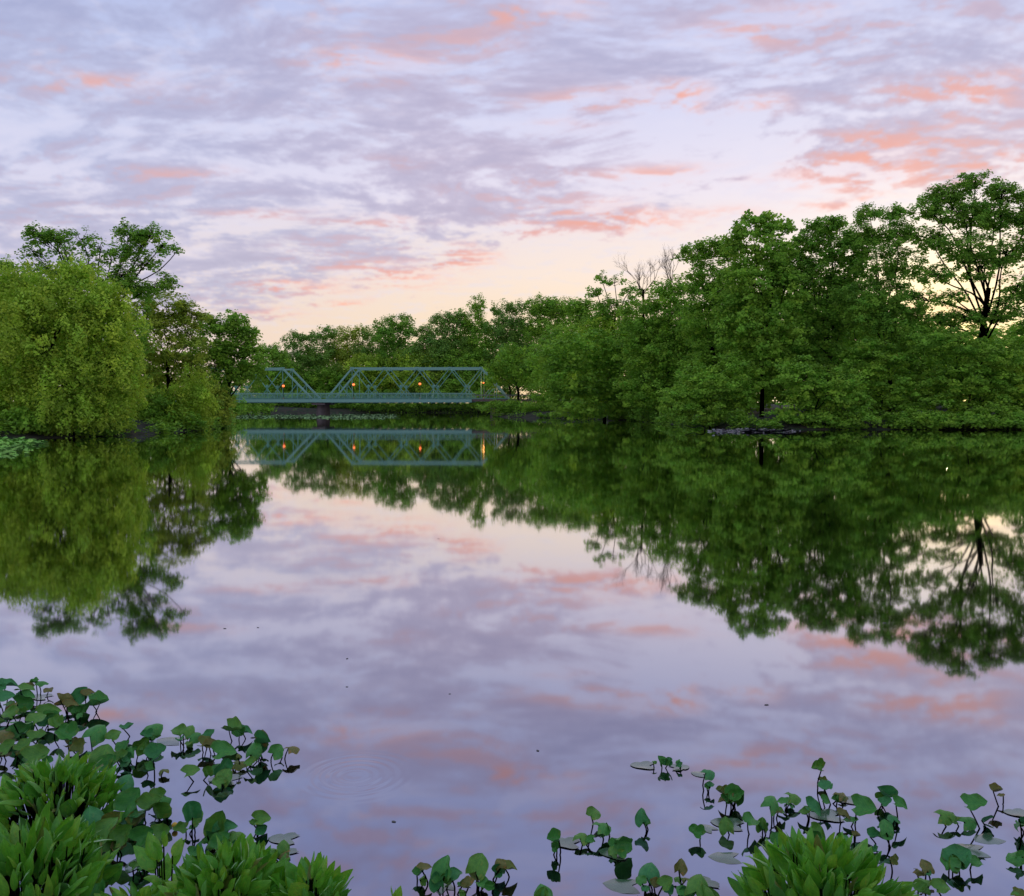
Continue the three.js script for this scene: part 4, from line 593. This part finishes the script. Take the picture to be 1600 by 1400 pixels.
lily('dense dark knot of lily leaves behind the lower middle clump', [[322, 1290, 46, 'f', -60, 330, 1316], [344, 1282, 50, 'f', 10, 344, 1314], [356, 1290, 40, 't', 50, 352, 1314], [332, 1304, 36, 'f', 120, 336, 1326], [370, 1300, 38, 'e', 70, 362, 1318], [375, 1321, 42, 'f', 20, 372, 1344], [312, 1328, 42, 'f', -30, 318, 1350], [350, 1314, 40, 't', 20, 348, 1336], [388, 1322, 30, 'f', 40, 386, 1344]]);
lily('lone olive leaf on a bent stalk over its dark reflection', [[411, 1276, 36, 't', 75, 402, 1297]]);
lily('lily with pale low leaves above the small right clump of pointed leaves', [[425, 1326, 32, 't', 60, 428, 1342], [444, 1322, 34, 'f', 20, 440, 1342], [454, 1312, 40, 'w', 85], [452, 1336, 36, 'w', 70]]);
lily('floating lily pad with a curled rim beside the tall arrow-shaped leaves', [[216, 1357, 38, 'w', 20], [212, 1350, 20, 't', 40, 214, 1366]]);
{
  const p = onWater(273, 1296), t = thing('lily_bud', 'small yellow flower bud standing out of the water in the left bed', 'flower bud', p);
  M.yellow = new THREE.MeshStandardMaterial({ color: new THREE.Color(0.75, 0.45, 0.03), roughness: 0.5 });
  part(t, 'bud', new THREE.LatheGeometry([[0.001, 0], [0.012, 0.002], [0.018, 0.012], [0.016, 0.024], [0.008, 0.03], [0.001, 0.031]].map(a => new THREE.Vector2(...a)), 12).translate(0, 0.012, 0), M.yellow);
  part(t, 'stalk', tube([V(0, -0.06, 0), V(0, 0.016, 0)], 0.005, 0.004, 2, 6), M.stalk);
}

// ---------------------------------------------------------------- clumps of pointed leaves
const spear = (w, bendBack, fold, seed) => bladeGeometry((s, t) => { const k = Math.pow(Math.sin(Math.PI * Math.pow(s * 0.985 + 0.004, 0.78)), 0.8) * (1 - 0.25 * s); return [t * w * k, s, fold * Math.abs(t) * k * w + bendBack * s * s * 0.35 + 0.02 * Math.sin(s * 8 + seed + t)]; }, 7, 2);
const SPEARS = [spear(0.19, 0.35, 0.5, 1), spear(0.25, 0.8, 0.6, 2), spear(0.15, -0.2, 0.4, 3), spear(0.21, 1.3, 0.5, 4), spear(0.23, 1.0, 0.7, 5)];
const spearMat = (r, g, b) => new THREE.MeshPhysicalMaterial({ color: new THREE.Color(r, g, b), map: leafTex, roughness: 0.5, transmission: 0.45, thickness: 0, ior: 1.4, side: THREE.DoubleSide });
M.bright = [spearMat(0.37, 0.70, 0.05), spearMat(0.31, 0.66, 0.05), spearMat(0.47, 0.70, 0.05), spearMat(0.24, 0.56, 0.06)];
M.dry = spearMat(0.50, 0.40, 0.10);
function clump(label, px, py, rx, rz, height, count, mats, seed, leafLen = 0.17) {
  const R = rngOf(seed), root = onWater(px, py), t = thing('pickerelweed', label, 'water plant', root, 'clumps of pointed leaves'), s = -root.z / F, stalks = [];
  for (let i = 0; i < count; i++) {
    const a = R() * 6.283, r = Math.sqrt(R()), x = Math.cos(a) * r * rx * s, z = Math.sin(a) * r * rz, dome = Math.sqrt(Math.max(0.05, 1 - r * r * 0.8));
    const L = leafLen * (0.5 + 0.85 * R()), top = height * dome * (0.72 + 0.36 * R()), y = Math.max(0.02, top - L * 0.8);
    const m = part(t, 'leaf', SPEARS[Math.floor(R() * SPEARS.length)], R() < 0.035 ? M.dry : mats[Math.floor(R() * mats.length)]);
    m.scale.set(L * (0.8 + 0.8 * R()), L, L);
    m.position.set(x, y, z);
    const out = 0.0 + 0.8 * r * R() + 0.8 * R() * R() + 0.35 * R();
    m.rotation.set(0, 0, 0); m.quaternion.setFromAxisAngle(V(Math.sin(a), 0, -Math.cos(a)).normalize(), out).multiply(new THREE.Quaternion().setFromAxisAngle(V(0, 1, 0), R() * 6.283));
    stalks.push(tube([V(x * 0.75, -0.05, z * 0.75), V(x * 0.9, y * 0.5, z * 0.9), V(x, y + 0.005, z)], 0.0045, 0.0035, 4, 4));
  }
  part(t, 'stalks', mergeGeometries(stalks), M.stalkGreen ??= new THREE.MeshStandardMaterial({ color: new THREE.Color(0.09, 0.14, 0.03), roughness: 0.6 })).userData.kind = 'stuff';
}
clump('bright green dense clump of pointed leaves at the bottom right', 1285, 1438, 112, 0.36, 0.39, 298, M.bright, 901, 0.145);
clump('clump of thin pointed leaves in the left bed, farthest of the clumps', 88, 1282, 86, 0.30, 0.38, 298, M.bright, 902, 0.125);
clump('bright clump of pointed leaves in the bottom left corner', 45, 1425, 105, 0.38, 0.45, 298, M.bright, 903, 0.15);
clump('bright clump of pointed leaves at the bottom, left of the small right-hand clump', 352, 1432, 84, 0.30, 0.34, 270, M.bright, 904, 0.13);
clump('small clump of pointed leaves at the bottom, right of the larger one', 486, 1432, 46, 0.2, 0.26, 90, M.bright, 905, 0.13);
clump('tall sparse plant with arrow-shaped leaves on bare stalks at lower left', 258, 1402, 26, 0.07, 0.33, 13, M.bright, 906, 0.125);
clump('few pointed leaf tips at the bottom edge left of the sparse tall plant', 212, 1432, 26, 0.12, 0.17, 26, M.bright, 907, 0.13);
clump('two or three pointed leaf tips at the bottom edge near the middle', 614, 1424, 10, 0.05, 0.13, 5, M.bright, 908, 0.1);

// specks of leaf litter drifting on the open water
{
  const R = rngOf(61), g = new THREE.CircleGeometry(1, 5).rotateX(-Math.PI / 2), N = 16, im = shadows(new THREE.InstancedMesh(g, new THREE.MeshStandardMaterial({ color: new THREE.Color(0.10, 0.09, 0.07), roughness: 0.8, side: THREE.DoubleSide }), N)), o = new THREE.Object3D();
  for (let i = 0; i < N; i++) { const p = onWater(250 + 1300 * R(), 740 + 560 * Math.pow(R(), 0.9)), k = (0.004 + 0.007 * R()) * (1 + p.length() / 22); o.position.set(p.x, 0.003, p.z); o.rotation.set(0.1 * R(), R() * 6.28, 0); o.scale.set(k * 1.6, k, k); o.updateMatrix(); im.setMatrixAt(i, o.matrix); }
  im.name = 'floating_litter'; scene.add(im); tag(im, 'tiny dark specks of leaf litter scattered over the open water', 'leaf litter', null, 'stuff');
}
console.log('crown triangles', leafTotal);
renderer.render(scene, camera);
